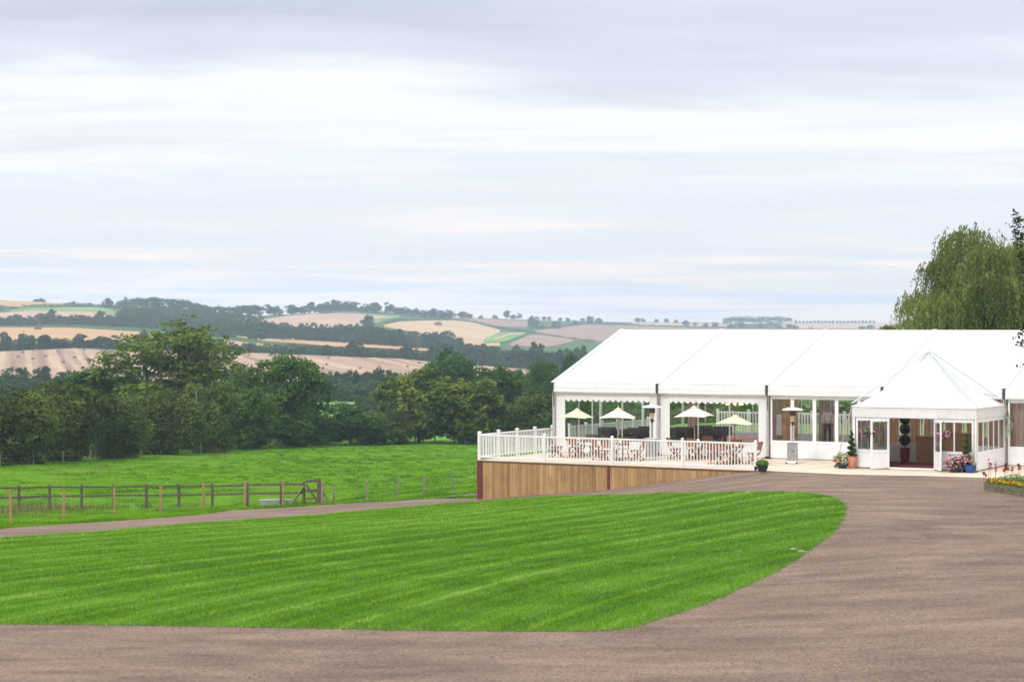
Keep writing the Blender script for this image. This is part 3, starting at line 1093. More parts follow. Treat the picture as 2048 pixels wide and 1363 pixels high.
def clump_leaves(rg, C, R, per, size, tint_c, aspect=0.6, flat=0.75, up=0.45, rnd=0.7, tvar=0.16):
    """leaf clumps: C centres, R radii; leaves gather on the outer, upper side of each clump"""
    n = len(C)
    ci = np.repeat(np.arange(n), per)
    d = unit(rg, n * per)
    d[:, 2] = np.where(d[:, 2] < -0.35, -d[:, 2], d[:, 2])
    rr = R[ci] * (0.45 + 0.6 * rg.random(n * per))
    P = C[ci] + d * rr[:, None] * np.array([1, 1, flat])
    N = d * 0.6 + np.array([0, 0, up]) + unit(rg, n * per) * rnd
    N /= np.linalg.norm(N, axis=1, keepdims=True)
    V = leaf_quads(rg, P, N, size, aspect)
    t = np.clip(tint_c[ci] + rg.normal(0, tvar, n * per), 0, 1)
    return V, t


def lobes_of(rg, w, h, z0, nl, fill=0.62, jitter=0.18, lr=0.42, squash=1.0, low=-0.6):
    """main boughs: points spread over an egg, each with its own radius"""
    k = np.arange(nl) + 0.5
    zc = low + (1 - low) * k / nl
    ph = k * 2.39996 + rg.uniform(0, 6.28)
    r = np.sqrt(np.maximum(0, 1 - zc ** 2))
    D = np.column_stack([r * np.cos(ph), r * np.sin(ph), zc])
    C = D * np.array([w / 2 * fill, w / 2 * fill, h / 2 * fill]) * rg.uniform(0.75, 1.2, (nl, 1))
    C += rg.normal(0, jitter * w / 4, (nl, 3)) * np.array([1, 1, .6])
    C[:, 2] += z0 + h / 2
    R = lr * w / 2 * rg.uniform(0.7, 1.25, nl)
    C = np.vstack([C, [[0, 0, z0 + h * .5]]])
    R = np.append(R, 0.5 * w / 2)
    return C, R


def crown_mesh(name, seed, w, h, z0, nl, ns, per, size, mat, parent, aspect=0.6, low=-0.6, lr=0.42, up=0.45, clr=0.3, tvar=0.14, fill=0.66, hmin=None, jitter=0.18, core=90):
    rg = np.random.default_rng(seed)
    LC, LR = lobes_of(rg, w, h, z0, nl, fill=fill, lr=lr, low=low, jitter=jitter)
    cen = np.array([0, 0, z0 + h * .42])
    C, R, T = [], [], []
    for c, r in zip(LC, LR):
        d = unit(rg, ns)
        out = c - cen
        L = np.linalg.norm(out)
        if L > 0.1:
            dd = d @ (out / L)
            d = np.where((dd < -0.25)[:, None], -d, d)
        q = c + d * r * rg.uniform(0.7, 1.08, (ns, 1)) * np.array([1, 1, .85])
        C.append(q)
        R.append(r * clr * rg.uniform(0.8, 1.5, ns))
        T.append(np.clip(rg.normal(0.46, 0.19) + rg.normal(0, 0.19, ns), 0, 1))
    C, R, T = np.vstack(C), np.concatenate(R), np.concatenate(T)
    # inner boughs that close the crown
    k = core
    d = unit(rg, k) * (rg.random((k, 1)) ** .45)
    C = np.vstack([C, d * np.array([w / 2, w / 2, h / 2]) * .74 + np.array([0, 0, z0 + h / 2])])
    R = np.append(R, rg.uniform(.10, .17, k) * w)
    T = np.append(T, np.clip(rg.normal(.42, .14, k), 0, 1))
    if hmin is not None:
        C[:, 2] = np.maximum(C[:, 2], hmin + rg.random(len(C)) * .5)
    V, t = clump_leaves(rg, C, R, per, size, T, aspect, up=up, tvar=tvar)
    n = len(V)
    o = np_mesh(name, V.reshape(-1, 3), np.arange(n * 4).reshape(n, 4), np.repeat(t, 4), mat, parent)
    return o, LC


def trunk_mesh(parent, seed, r, top, limbs, mat, base=-0.4, n=7):
    rg = random.Random(seed)
    mb = MB()
    pts = [Vector((0, 0, base))]
    k = 5
    for i in range(1, k + 1):
        pts.append(Vector((rg.uniform(-.12, .12) * r * 3, rg.uniform(-.12, .12) * r * 3, base + (top - base) * i / k)))
    mb.tube(pts, [r * (1.25 if i == 0 else 1 - 0.5 * i / k) for i in range(k + 1)], n)
    for c in limbs:
        c = Vector(c)
        f = rg.uniform(0.45, 0.95)
        a = pts[0].lerp(pts[-1], f)
        m = a.lerp(c, 0.5) + Vector((rg.uniform(-.2, .2), rg.uniform(-.2, .2), rg.uniform(0, .35))) * (c - a).length * .3
        mb.tube([a, m, c], [r * .5, r * .33, r * .12], 5, False)
    return mb.build('trunk', mat, parent, True)


PROTO = {}


def extent(o):
    """width and height the leaves really fill"""
    c = np.empty(len(o.data.vertices) * 3, np.float32)
    o.data.vertices.foreach_get('co', c)
    c = c.reshape(-1, 3)
    lo, hi = np.percentile(c, 1, 0), np.percentile(c, 99, 0)
    return [float((hi[0] - lo[0] + hi[1] - lo[1]) / 2), float(hi[2])]



def proto_tree(key, name, seed, w, h, z0, nl, ns, per, size, mat, trunk_r, bark='bark', **kw):
    """a tree of nominal size; placed copies are scaled"""
    root = empty(name, (0, 0, 0))
    o, LC = crown_mesh('crown', seed, w, h, z0, nl, ns, per, size, LEAF[mat], root, **kw)
    trunk_mesh(root, seed, trunk_r, z0 + h * .55, LC[:min(len(LC), 9)], M[bark])
    PROTO[key] = [root] + extent(o) + [False]
    return root


def place_tree(key, loc, width, height, label, group, rz=0.0, cat='tree', name=None):
    p = PROTO[key]
    if not p[3]:
        o = p[0]
        p[3] = True
    else:
        o = copy_tree(p[0])
    o.location = loc
    o.rotation_euler = (0, 0, rz)
    o.scale = (width / p[1], width / p[1], height / p[2])
    if name:
        o.name = name
    for k in ('label', 'category', 'group'):
        if k in o:
            del o[k]
    return tag(o, label, cat, group)


# nominal prototypes (metres)
proto_tree('haw1', 'hawthorn_bush', 101, 9, 6.2, 0.0, 15, 30, 30, 0.32, 'hawthorn', .16, low=-0.98, clr=.40, lr=.42, hmin=0.1)
proto_tree('haw2', 'hawthorn_bush', 102, 8, 6.0, 0.0, 14, 30, 30, 0.30, 'hawthorn', .16, low=-0.95, clr=.36, lr=.44, hmin=0.1, jitter=.3)
proto_tree('bush1', 'leafy_bush', 103, 8, 5.5, 0.0, 15, 28, 30, 0.33, 'bush', .15, low=-0.95, clr=.36, hmin=0.1)
proto_tree('bush2', 'leafy_bush', 104, 7, 5.5, 0.0, 13, 30, 30, 0.30, 'dark', .15, low=-0.95, clr=.36, hmin=0.1, jitter=.28)
proto_tree('round1', 'round_tree', 105, 8, 9.3, 0.2, 20, 30, 30, 0.36, 'bush', .24, low=-0.98, clr=.40, lr=.42)
proto_tree('round2', 'round_tree', 106, 8, 8.6, 0.4, 17, 30, 30, 0.36, 'dark', .24, low=-0.95, clr=.40, lr=.42)
proto_tree('chest1', 'chestnut_tree', 107, 7.5, 6.7, 0.3, 22, 18, 30, 0.50, 'chestnut', .26, low=-0.9, clr=.40, lr=.34, up=.7, aspect=.5)
proto_tree('chest2', 'chestnut_tree', 108, 8, 6.6, 0.3, 24, 18, 30, 0.50, 'chestnut', .26, low=-0.9, clr=.40, lr=.34, up=.7, aspect=.5)
proto_tree('up1', 'poplar_tree', 109, 5, 8.0, 0.2, 18, 30, 30, 0.30, 'bush', .18, low=-0.95, clr=.36, lr=.46)


def ash_proto():
    """tall open crown: sprays of leaf at the ends of many thin limbs, daylight between"""
    rg = np.random.default_rng(77)
    rr = random.Random(77)
    root = empty('ash_tree', (0, 0, 0))
    w, h = 14.0, 12.8
    wood = MB()
    C, R, T = [], [], []
    for si in range(8):
        a0 = si * .785 + rr.uniform(-.25, .25)
        b = Vector((math.cos(a0) * rr.uniform(.4, 1.6), math.sin(a0) * rr.uniform(.3, 1.2), -0.4))
        tip = Vector((math.cos(a0) * rr.uniform(1.5, 3.6), math.sin(a0) * rr.uniform(1.2, 2.6), rr.uniform(8.4, 11.6)))
        mid = b.lerp(tip, .5) + Vector((rr.uniform(-.4, .4), rr.uniform(-.4, .4), 0))
        wood.tube([b, mid, tip], [.17, .12, .045], 6)
        for k in range(12):
            f = rr.uniform(.30, 1.0)
            p = (b.lerp(mid, f * 2) if f < .5 else mid.lerp(tip, f * 2 - 1))
            an = rr.uniform(0, 6.283)
            # reach of the crown at this height: widest two thirds up, domed above
            zt = p.z + rr.uniform(0.2, 2.2)
            zt = min(zt, 12.5)
            q = zt / 12.8
            reach = 6.6 * (max(0.0, 1 - ((q - .50) / .50) ** 2) ** .9 if q > .50 else (.8 + .2 * q / .5))
            L = rr.uniform(.3, .95) * reach
            e = Vector((p.x * .35 + math.cos(an) * L * .85, p.y * .35 + math.sin(an) * L * .75, zt + rr.uniform(-.3, .3)))
            m = p.lerp(e, .55) + Vector((0, 0, .45))
            wood.tube([p, m, e], [.05, .032, .012], 4, False)
            for s in range(9):
                g = m.lerp(e, rr.uniform(.0, 1.15)) + Vector((rr.gauss(0, .6), rr.gauss(0, .6), rr.gauss(.1, .45)))
                C.append(tuple(g))
                R.append(rr.uniform(.40, .85))
                T.append(min(1, max(0, rr.gauss(.55, .17))))
    V, t = clump_leaves(rg, np.array(C), np.array(R), 19, .36, np.array(T), .5, .7, .5, .8, .15)
    n = len(V)
    ob = np_mesh('crown', V.reshape(-1, 3), np.arange(n * 4).reshape(n, 4), np.repeat(t, 4), LEAF['ash'], root)
    wood.build('trunk', M['bark'], root, True)
    PROTO['ash'] = [root] + extent(ob) + [False]


ash_proto()


def near_tree(key, px, pbase, ptop, wpx, label, group=None, yd=None, cat='tree', rz=None, sink=0.25):
    """stand a tree where the photo shows its foot, as tall and wide as it is there"""
    if yd is None:
        b = gp(px, pbase)
    else:
        x = (px - 1024) / F * yd
        b = Vector((x, yd, z1(x, yd)))
    b.z -= sink
    hgt = H - (ptop - YH) / F * b.y - b.z
    return place_tree(key, b, wpx * b.y / F, hgt, label, group, rz if rz is not None else (px * 0.37) % 6.28, cat)


G1 = 'trees and bushes of the hedge behind the pasture'
near_tree('haw1', 18, 928, 782, 190, 'tall dark hawthorn bush with a yellowish top at the left edge of the photo', G1, 172, 'bush')
near_tree('haw2', -120, 936, 790, 170, 'hawthorn bush just outside the left edge of the photo', G1, 160, 'bush')
near_tree('haw2', 128, 922, 773, 190, 'brownish domed hawthorn bush second from the left in the pasture hedge', G1, 182, 'bush')
near_tree('round2', 170, 905, 744, 130, 'dark green round tree standing behind the brownish hawthorns at left', G1, 232)
near_tree('haw2', 232, 914, 800, 150, 'olive hawthorn bush between the dark round tree and the tall open ash', G1, 190, 'bush', 2.0)
near_tree('haw1', 318, 908, 790, 170, 'wide brown tinged hawthorn bush in front of the tall open ash', G1, 203, 'bush', 4.2)
near_tree('ash', 350, 893, 656, 268, 'tall open ash tree rising above the pasture hedge, straw field seen through its crown', G1, 232, 'tree', 0.6)
near_tree('bush1', 260, 900, 752, 120, 'mid green bush at the left foot of the tall open ash', G1, 236, 'bush')
near_tree('haw2', 412, 900, 770, 150, 'brownish hawthorn bush beside the bare pale trunk', G1, 212, 'bush', 1.1)
near_tree('bush1', 480, 897, 768, 150, 'fresh green bush between the bare pale trunk and the big round tree', G1, 224, 'bush', 3.3)
near_tree('round2', 486, 893, 735, 62, 'small dark tree peeping out between the ash and the big round tree', G1, 262)
near_tree('round1', 572, 891, 718, 158, 'big round dense green tree at the right end of the left hedge', G1, 235, 'tree', 0.3)
near_tree('bush2', 622, 890, 830, 90, 'dark low bush at the right foot of the big round tree', G1, 238, 'bush')
near_tree('bush2', 700, 884, 813, 150, 'broad dark green bush in the gap below the distant wood', G1, 246, 'bush', 0.8)
near_tree('haw1', 770, 881, 822, 110, 'brown tinged bush left of the chestnut trees', G1, 250, 'bush', 2.5)
near_tree('chest1', 838, 868, 742, 130, 'left one of the pair of chestnut trees behind the far timber rails', G1, 256)
near_tree('chest2', 925, 868, 764, 160, 'yellowish chestnut tree with hanging leaf clusters, right one of the pair', G1, 252, 'tree', 1.0)
near_tree('up1', 1000, 868, 740, 95, 'upright feathery green tree between the chestnuts and the tent', G1, 262)
near_tree('haw1', 1075, 868, 788, 150, 'olive bush against the white railing left of the tent', G1, 250, 'bush', 5.0)
near_tree('round2', 907, 850, 708, 112, 'tall blue green tree standing behind the two chestnut trees', G1, 330)
near_tree('round1', 1088, 850, 726, 78, 'green tree just left of the tent roof, lower one of two', G1, 345, 'tree', 2.2)
near_tree('round2', 1150, 850, 716, 74, 'green tree half hidden behind the left slope of the tent roof', G1, 365)
near_tree('bush1', 748, 838, 788, 64, 'small rounded green tree in the gap beyond the hedge', G1, 400, 'tree', 1.2)
near_tree('haw2', 812, 840, 800, 80, 'pale scrubby bush beyond the left chestnut tree', G1, 410, 'bush')
for i, (px, tp, w, k, lab) in enumerate([
        (1150, 800, 120, 'bush2', 'dark bush seen through the leftmost tent window'),
        (1225, 792, 130, 'round1', 'tree seen through the middle of the leftmost tent window'),
        (1300, 796, 120, 'bush2', 'dark bush seen behind the left patio heater through the tent'),
        (1375, 790, 130, 'round2', 'dark tree seen through the second tent window'),
        (1455, 806, 120, 'bush1', 'green bush seen under the chandelier through the second tent window')]):
    near_tree(k, px, 870, tp, w, lab, G1, 205 + 6 * i, 'tree')
for i, (px, tp, w, k) in enumerate([(1390, 816, 150, 'haw2'), (1500, 812, 160, 'bush1'), (1610, 814, 150, 'haw1'), (1720, 812, 160, 'bush2'), (1840, 814, 150, 'haw2')]):
    near_tree(k, px, 870, tp, w, 'bush of the hedge glimpsed through the tent between the back railing and the brown curtains', 'hedge bushes behind the tent', 178 + 4 * i, 'bush')

# bare pale trunk in the hedge
bt = gp(397, 890)
bt = Vector((bt.x, 205.0, 0))
bt.x = (397 - 1024) / F * bt.y
bt.z = z1(bt.x, bt.y)
mb = MB()
hh = H - (772 - YH) / F * bt.y - bt.z
mb.tube([(0.25, 0, -.2), (.12, 0, hh * .35), (-.1, 0, hh * .7), (-.3, .1, hh)], [.12, .10, .08, .04], 7)
mb.tube([(.02, 0, hh * .5), (.35, -.1, hh * .62), (.5, -.2, hh * .78)], [.05, .035, .015], 5)
mb.tube([(-.08, 0, hh * .66), (-.5, 0, hh * .74)], [.04, .015], 5)
o = mb.build('dead_trunk', M['bark_pale'], None, True)
o.location = bt
tag(o, 'bare pale dead trunk standing upright in front of the hedge', 'trunk')


# undergrowth along the hedge foot
def undergrowth():
    rg = np.random.default_rng(61)
    C, R, T = [], [], []
    for (p0, y0, p1, y1, n, hm) in [(-160, 935, 200, 911, 560, 2.0), (200, 911, 420, 892, 300, 1.8), (420, 894, 660, 888, 220, 1.2), (660, 884, 800, 880, 100, 1.0), (780, 870, 1120, 868, 150, 1.4)]:
        for k in range(n):
            t = rg.random()
            g = gp(p0 + (p1 - p0) * t, y0 + (y1 - y0) * t)
            dy = rg.uniform(0, 9)
            x, y = g.x * (g.y + dy) / g.y, g.y + dy
            C.append((x, y, z1(x, y) + rg.uniform(0, hm) * (0.3 + dy / 9)))
            R.append(rg.uniform(.4, .9))
            T.append(rg.random())
    V, t = clump_leaves(rg, np.array(C), np.array(R), 34, .2, np.array(T) * .7, .5)
    n = len(V)
    o = np_mesh('undergrowth', V.reshape(-1, 3), np.arange(n * 4).reshape(n, 4), np.repeat(t, 4), LEAF['dark'])
    tag(o, kind='stuff')


undergrowth()

# ---- far trees: small copies, lined along the hedges of the hillside
for i, (w, h, nl, low) in enumerate([(9, 8.5, 9, -.8), (8, 9.5, 8, -.7), (10, 8, 10, -.9), (7, 8.5, 7, -.6), (11, 7, 10, -.9)]):
    proto_tree('far%d' % i, 'distant_tree', 200 + i, w, h, 0.5 if i != 2 else 0.0, nl, 11, 16, 0.95, 'far', .25, low=min(low, -.85), clr=.45, lr=.46, jitter=.25, core=34, hmin=.2)
FR = random.Random(9)


def far_tree(px, pbase, ptop, wpx, label, group=None, key=None):
    p = far_pt(np.array(float(px)), np.array(float(pbase)))
    d = p[1]
    h = (pbase - ptop) * d / F
    k = key if key is not None else FR.randrange(5)
    return place_tree('far%d' % k, (p[0], p[1], p[2] - 0.4), wpx * d / F, h + .4, label, group, FR.uniform(0, 6.28))


def tree_row(base, n, hpx, wk, label, group, x0=None, x1=None, jy=1.5):
    """a run of far trees along a hedge line"""
    x0 = base[0][0] if x0 is None else x0
    x1 = base[-1][0] if x1 is None else x1
    for k in range(n):
        px = x0 + (x1 - x0) * (k + FR.uniform(.15, .85)) / n
        hp = FR.uniform(*hpx)
        far_tree(px, float(_i(base, px)) + FR.uniform(-jy, jy), float(_i(base, px)) - hp, hp * FR.uniform(*wk), label, group)


def crown_wood(name, L):
    """a wood whose crowns run together into one mass"""
    Vs, Ts = [], []
    for px, pb, pt, wp in L:
        k = FR.randrange(5)
        root, w, h, _ = PROTO['far%d' % k]
        me = [c for c in root.children if c.name.startswith('crown')][0].data
        n = len(me.vertices)
        c = np.empty(n * 3, np.float32)
        me.vertices.foreach_get('co', c)
        c = c.reshape(-1, 3)
        t = np.empty(n, np.float32)
        me.attributes['tint'].data.foreach_get('value', t)
        p = far_pt(np.array(float(px)), np.array(float(pb)))
        s = p[1] / F
        a = FR.uniform(0, 6.28)
        ca, sa = math.cos(a), math.sin(a)
        sx, sz = wp * s / w, (pb - pt) * s / h
        Vs.append(np.column_stack([(c[:, 0] * ca - c[:, 1] * sa) * sx + p[0], (c[:, 0] * sa + c[:, 1] * ca) * sx + p[1], c[:, 2] * sz + p[2] - .4]))
        Ts.append(np.clip(t + FR.uniform(-.2, .2), 0, 1))
    V = np.vstack(Vs)
    o = np_mesh(name, V, np.arange(len(V)).reshape(-1, 4), np.concatenate(Ts), LEAF['far'])
    return tag(o, kind='stuff')


def far_hedge(base, hpx, thick, label, seed, name='hedge', kind=None, group=None, dens=1.0, mat='far'):
    """a hedge or belt of scrub following a field edge on the hillside"""
    rg = np.random.default_rng(seed)
    px = np.arange(base[0][0], base[-1][0], 1.2 / dens)
    n = len(px)
    px = px + rg.uniform(-1, 1, n)
    py = _i(base, px) + rg.uniform(-thick, 0.5, n)
    P = far_pt(px, py)
    hp = np.interp(np.arange(n), np.arange(0, n + 12, 6), rg.uniform(.55, 1.15, len(np.arange(0, n + 12, 6)))) * hpx
    hm = hp * P[:, 1] / F
    C = np.repeat(P, 3, 0)
    f = np.tile(np.array([.18, .5, .85]), n)
    C[:, 2] += np.repeat(hm, 3) * f
    R = np.repeat(hm, 3) * .38 + 0.3
    T = np.clip(rg.normal(.45, .18, len(C)), 0, 1)
    V, t = clump_leaves(rg, C, R, 11, 1.0, T, .7, .8)
    s = np.repeat(np.repeat(hm, 3), 11)[:, None, None] * .12 + .35
    mid = V.mean(1, keepdims=True)
    V = mid + (V - mid) * s
    m = len(V)
    o = np_mesh(name, V.reshape(-1, 3), np.arange(m * 4).reshape(m, 4), np.repeat(t, 4), LEAF[mat])
    if kind:
        tag(o, kind=kind)
    else:
        tag(o, label, 'hedge', group)
    return o


STRIPE_TOP = [(-150, 704), (0, 704), (60, 700), (150, 697), (260, 700), (400, 703), (520, 707), (640, 712), (800, 718), (900, 727), (1060, 740), (1200, 748)]
far_hedge(STRIPE_TOP, 17, 1.5, 'long dark hedge along the top of the striped stubble field', 301)
lab = 'hazy round tree in the hedge along the top of the striped stubble field'
g = 'trees in the hedge above the striped field'
for a in [(10, 703, 665, 26), (42, 702, 668, 38), (60, 701, 671, 26), (90, 700, 670, 36), (108, 699, 680, 24), (130, 698, 681, 20), (158, 698, 668, 26), (176, 698, 680, 24), (200, 699, 673, 34),
          (222, 700, 671, 36), (252, 700, 677, 26), (285, 701, 662, 36), (322, 702, 672, 34), (440, 704, 682, 24), (470, 706, 684, 22), (500, 707, 686, 24), (560, 709, 690, 22), (600, 711, 692, 22), (650, 713, 690, 26),
          (708, 715, 683, 34), (728, 716, 694, 24), (762, 717, 700, 20), (790, 718, 704, 18), (815, 720, 688, 34), (846, 723, 703, 22)]:
    far_tree(*a, lab, g)
lab = 'hazy tree in the thick belt of trees left of the tent roof'
g = 'thick tree belt right of the striped field'
for px in range(868, 1215, 14):
    b = float(_i(STRIPE_TOP, px))
    tp = FR.uniform(22, 40) if px < 1040 else FR.uniform(34, 56)
    far_tree(px, b + FR.uniform(-2, 1), b - tp, FR.uniform(26, 40), lab, g)
for px in range(880, 1220, 22):
    b = float(_i(STRIPE_TOP, px)) - 14
    far_tree(px, b, b - FR.uniform(22, 34), FR.uniform(26, 38), lab, g)
far_tree(912, 706, 676, 40, 'large rounded hazy tree at the left end of the thick tree belt', None, 0)

MID = [(380, 676), (480, 673), (531, 678), (620, 681), (706, 686), (780, 692), (900, 700)]
far_hedge(MID, 10, 1.0, 'thin hedge along the upper edge of the middle stubble strip', 302)
lab = 'hazy tree in the long row across the middle of the hillside'
g = 'long row of trees below the hilltop field'
tree_row(MID, 46, (26, 37), (.8, 1.15), lab, g, 448, 905, 2)
tree_row(MID, 20, (18, 27), (.8, 1.1), lab, g, 560, 800, 3)
far_tree(514, 684, 653, 38, 'lone round tree at the left end of the middle stubble strip', None, 1)
far_tree(735, 665, 631, 24, 'narrow tree standing in front of the hilltop field', None, 3)

LOWL = [(-150, 651), (0, 652), (100, 650), (200, 652), (300, 659), (400, 668), (470, 676)]
far_hedge(LOWL, 13, 1.5, 'dark hedge above the green margin on the left hillside', 303)
lab = 'hazy tree in the hedge under the pinkish field at upper left'
g = 'trees of the left hillside hedge'
tree_row(LOWL, 30, (16, 24), (.9, 1.3), lab, g, -20, 240)
far_tree(102, 650, 619, 20, 'taller dark tree sticking out of the left hillside hedge', None, 3)
far_tree(200, 652, 622, 26, 'broad dark tree where the pinkish field ends at upper left', None, 0)
wl = []
for k in range(70):
    px = FR.uniform(228, 475)
    b = FR.uniform(max(632, 640 + (px - 300) * .06), float(_i(LOWL, px)))
    wl.append((px, b, b - FR.uniform(20, 30), FR.uniform(22, 34)))
crown_wood('hillside_wood', wl)

# skyline
def far_wood(name, base, top, n, seed):
    """far-off wood that reads as one mass"""
    rg = np.random.default_rng(seed)
    x0, x1 = base[0][0], base[-1][0]
    px = rg.uniform(x0, x1, n)
    yb, yt = _i(base, px), _i(top, px)
    P = far_pt(px, yb - rg.random(n) * 2)
    sc = P[:, 1] / F
    hm = (yb - yt) * sc
    C = P.copy()
    C[:, 2] += hm * rg.random(n) ** .6
    C[:, 1] += rg.uniform(-25, 25, n)
    R = rg.uniform(1.5, 3.5, n) * np.clip(sc / .45, .7, 1.6)
    V, t = clump_leaves(rg, C, R, 16, 1.5, np.clip(rg.normal(.45, .2, n), 0, 1), .75)
    m = len(V)
    o = np_mesh(name, V.reshape(-1, 3), np.arange(m * 4).reshape(m, 4), np.repeat(t, 4), LEAF['far'])
    tag(o, kind='stuff')


far_wood('distant_wood', [(238, 622), (300, 634), (400, 640), (520, 646)], [(238, 609), (262, 602), (290, 598), (330, 600), (370, 605), (395, 612), (420, 616), (460, 616), (520, 614)], 900, 401)
far_wood('skyline_plantation', [(1447, 651), (1500, 652), (1583, 651)], [(1447, 642), (1456, 637), (1560, 636.5), (1583, 638)], 320, 402)
SKY = [(500, 634), (560, 630), (620, 628), (690, 625), (800, 630), (905, 634)]
lab = 'small hazy tree on the skyline behind the hilltop field'
g = 'trees along the skyline'
for a in [(540, 632, 609, 26), (556, 631, 612, 22), (585, 630, 610, 28), (603, 629, 613, 22), (621, 628, 604, 24), (640, 627, 608, 24), (657, 626, 604, 24), (672, 626, 600, 28), (690, 625, 603, 24),
          (705, 625, 604, 26), (722, 626, 612, 18), (736, 627, 608, 20), (752, 628, 605, 22), (778, 629, 605, 22), (796, 631, 615, 20), (812, 632, 614, 22), (830, 633, 617, 20), (848, 634, 620, 20), (866, 636, 617, 22),
          (884, 637, 621, 20), (900, 637, 620, 22), (924, 637, 623, 20), (938, 637, 626, 16), (962, 638, 630, 10), (990, 638, 629, 12), (1088, 641, 633, 9), (1098, 641, 633, 9), (1120, 642, 635, 9), (1136, 643, 635, 10), (1165, 643, 636, 10)]:
    far_tree(*a, lab, g)
far_hedge([(640, 628), (700, 625), (800, 632), (905, 637)], 8, 1, 'thin hazy hedge along the skyline behind the hilltop field', 304)
far_hedge([(770, 648), (800, 643), (850, 641), (910, 641), (950, 646), (1000, 657), (1060, 666), (1150, 680), (1190, 684)], 4.5, .6, 'hedge curving down the right side of the rounded stubble field', 305)
far_tree(1013, 637, 621, 13, 'tall narrow skyline tree beside two smaller ones', None, 3)
far_tree(1026, 638, 629, 14, 'low round skyline tree at the middle of the ridge', None, 0)
far_tree(1039, 638, 626, 10, 'small thin skyline tree right of the low round one', None, 1)
far_tree(1066, 656, 632, 22, 'large dark round tree at the foot of the pinkish ridge field', None, 0)
far_tree(1083, 656, 649, 10, 'small bush tree right of the large dark round tree on the ridge', None, 2)
far_tree(1112, 658, 642, 20, 'round tree at the left tip of the wide brown field', None, 0)
far_hedge([(1060, 658), (1110, 657), (1170, 649), (1210, 648)], 5, .6, 'short hedge climbing along the top of the wide brown field', 306)
lab = 'hazy skyline tree right of the ridge field, above the tent roof'
g = 'skyline trees above the tent roof'
for a in [(1150, 650, 640, 14), (1180, 648, 632, 16), (1198, 648, 636, 15), (1275, 645, 635, 12), (1286, 645, 636, 10), (1313, 645, 638, 9), (1333, 645, 637, 10), (1352, 646, 639, 9), (1371, 652, 640, 14), (1390, 651, 645, 10),
          (1412, 655, 645, 12), (1430, 655, 644, 14), (1462, 657, 647, 14), (1484, 657, 648, 12), (1522, 657, 647, 14), (1560, 657, 650, 12), (1580, 657, 648, 16), (1590, 658, 650, 12), (1622, 658, 654, 8), (1724, 658, 652, 16), (1740, 658, 650, 16)]:
    far_tree(*a, lab, g)
far_hedge([(1210, 648), (1250, 650), (1400, 656), (1600, 658)], 3, .5, 'thin hedge line just above the tent ridge', 307)
far_hedge([(1270, 645.5), (1440, 647)], 2, .5, 'faint far hedge on the skyline above the tent', 308)
lab = 'tiny evenly spaced tree in the far skyline row'
g = 'evenly spaced skyline trees'
for k in range(22):
    far_tree(1592 + 7.4 * k, 646.5, 640.5 + FR.uniform(-.4, .6), 5.2, lab, g, k % 2)
far_tree(82, 604, 596.5, 16, 'small domed skyline tree at upper left, left one of two', None, 4)
far_tree(72, 604, 598, 12, 'small skyline tree at the far upper left', None, 0)
far_tree(88, 604.5, 600, 9, 'low skyline bush at upper left', None, 2)
far_hedge([(45, 614), (100, 613), (150, 613), (215, 617)], 5, .6, 'hedge under the skyline stubble field at upper left', 309)
far_hedge([(-40, 620), (8, 621)], 9, 1, 'dark hedge at the left edge under the skyline field', 310)
far_hedge([(128, 609), (170, 611), (240, 617)], 5, .6, 'skyline hedge left of the wooded dome', 311)
far_tree(147, 609, 602, 8, 'tiny pointed skyline tree left of the wooded dome', None, 3)
far_tree(180, 612, 605, 7, 'tiny skyline tree over the left hedge', None, 3)
far_tree(217, 618, 596, 20, 'dark round skyline tree left of the wooded dome', None, 0)
far_tree(250, 616, 594, 14, 'tall skyline tree at the left shoulder of the wooded dome', None, 1)
far_hedge([(20, 618), (35, 617)], 4, .6, 'small clump of hedge at the left end of the green crop field', 312)

# woods on the valley floor before the striped field
lab = 'blue green tree in the valley wood below the striped field'
g = 'valley wood below the striped field'
wl = []
for k in range(50):
    px = FR.uniform(600, 800)
    b = FR.uniform(778, 806)
    wl.append((px, b, b - FR.uniform(28, 42), FR.uniform(30, 48)))
crown_wood('valley_wood', wl)
for px, tp in [(640, 752), (668, 745), (692, 747), (712, 742), (730, 744), (752, 737), (768, 741), (790, 752), (815, 747), (842, 742), (870, 748)]:
    far_tree(px, 788, tp, FR.uniform(30, 40), lab, g)
wl = []
for k in range(28):
    px = FR.uniform(950, 1130)
    b = FR.uniform(775, 806)
    wl.append((px, b, b - FR.uniform(26, 40), FR.uniform(30, 46)))
crown_wood('valley_wood', wl)
for px, tp in [(975, 752), (1008, 742), (1030, 740), (1050, 748), (1070, 744)]:
    far_tree(px, 785, tp, 38, lab, g)
wl = []
for k in range(28):
    px = FR.uniform(-40, 250)
    b = FR.uniform(790, 808)
    wl.append((px, b, b - FR.uniform(30, 42), FR.uniform(36, 54)))
crown_wood('valley_wood', wl)
for px, tp, w in [(118, 745, 44), (150, 742, 40), (190, 738, 40), (215, 742, 36), (240, 752, 36), (262, 748, 40)]:
    far_tree(px, 784, tp, w, lab, g)
far_tree(24, 796, 737, 74, 'large dark round tree in the valley at the left edge', None, 2)
far_tree(84, 792, 734, 44, 'dark rounded valley tree second from the left edge', None, 0)

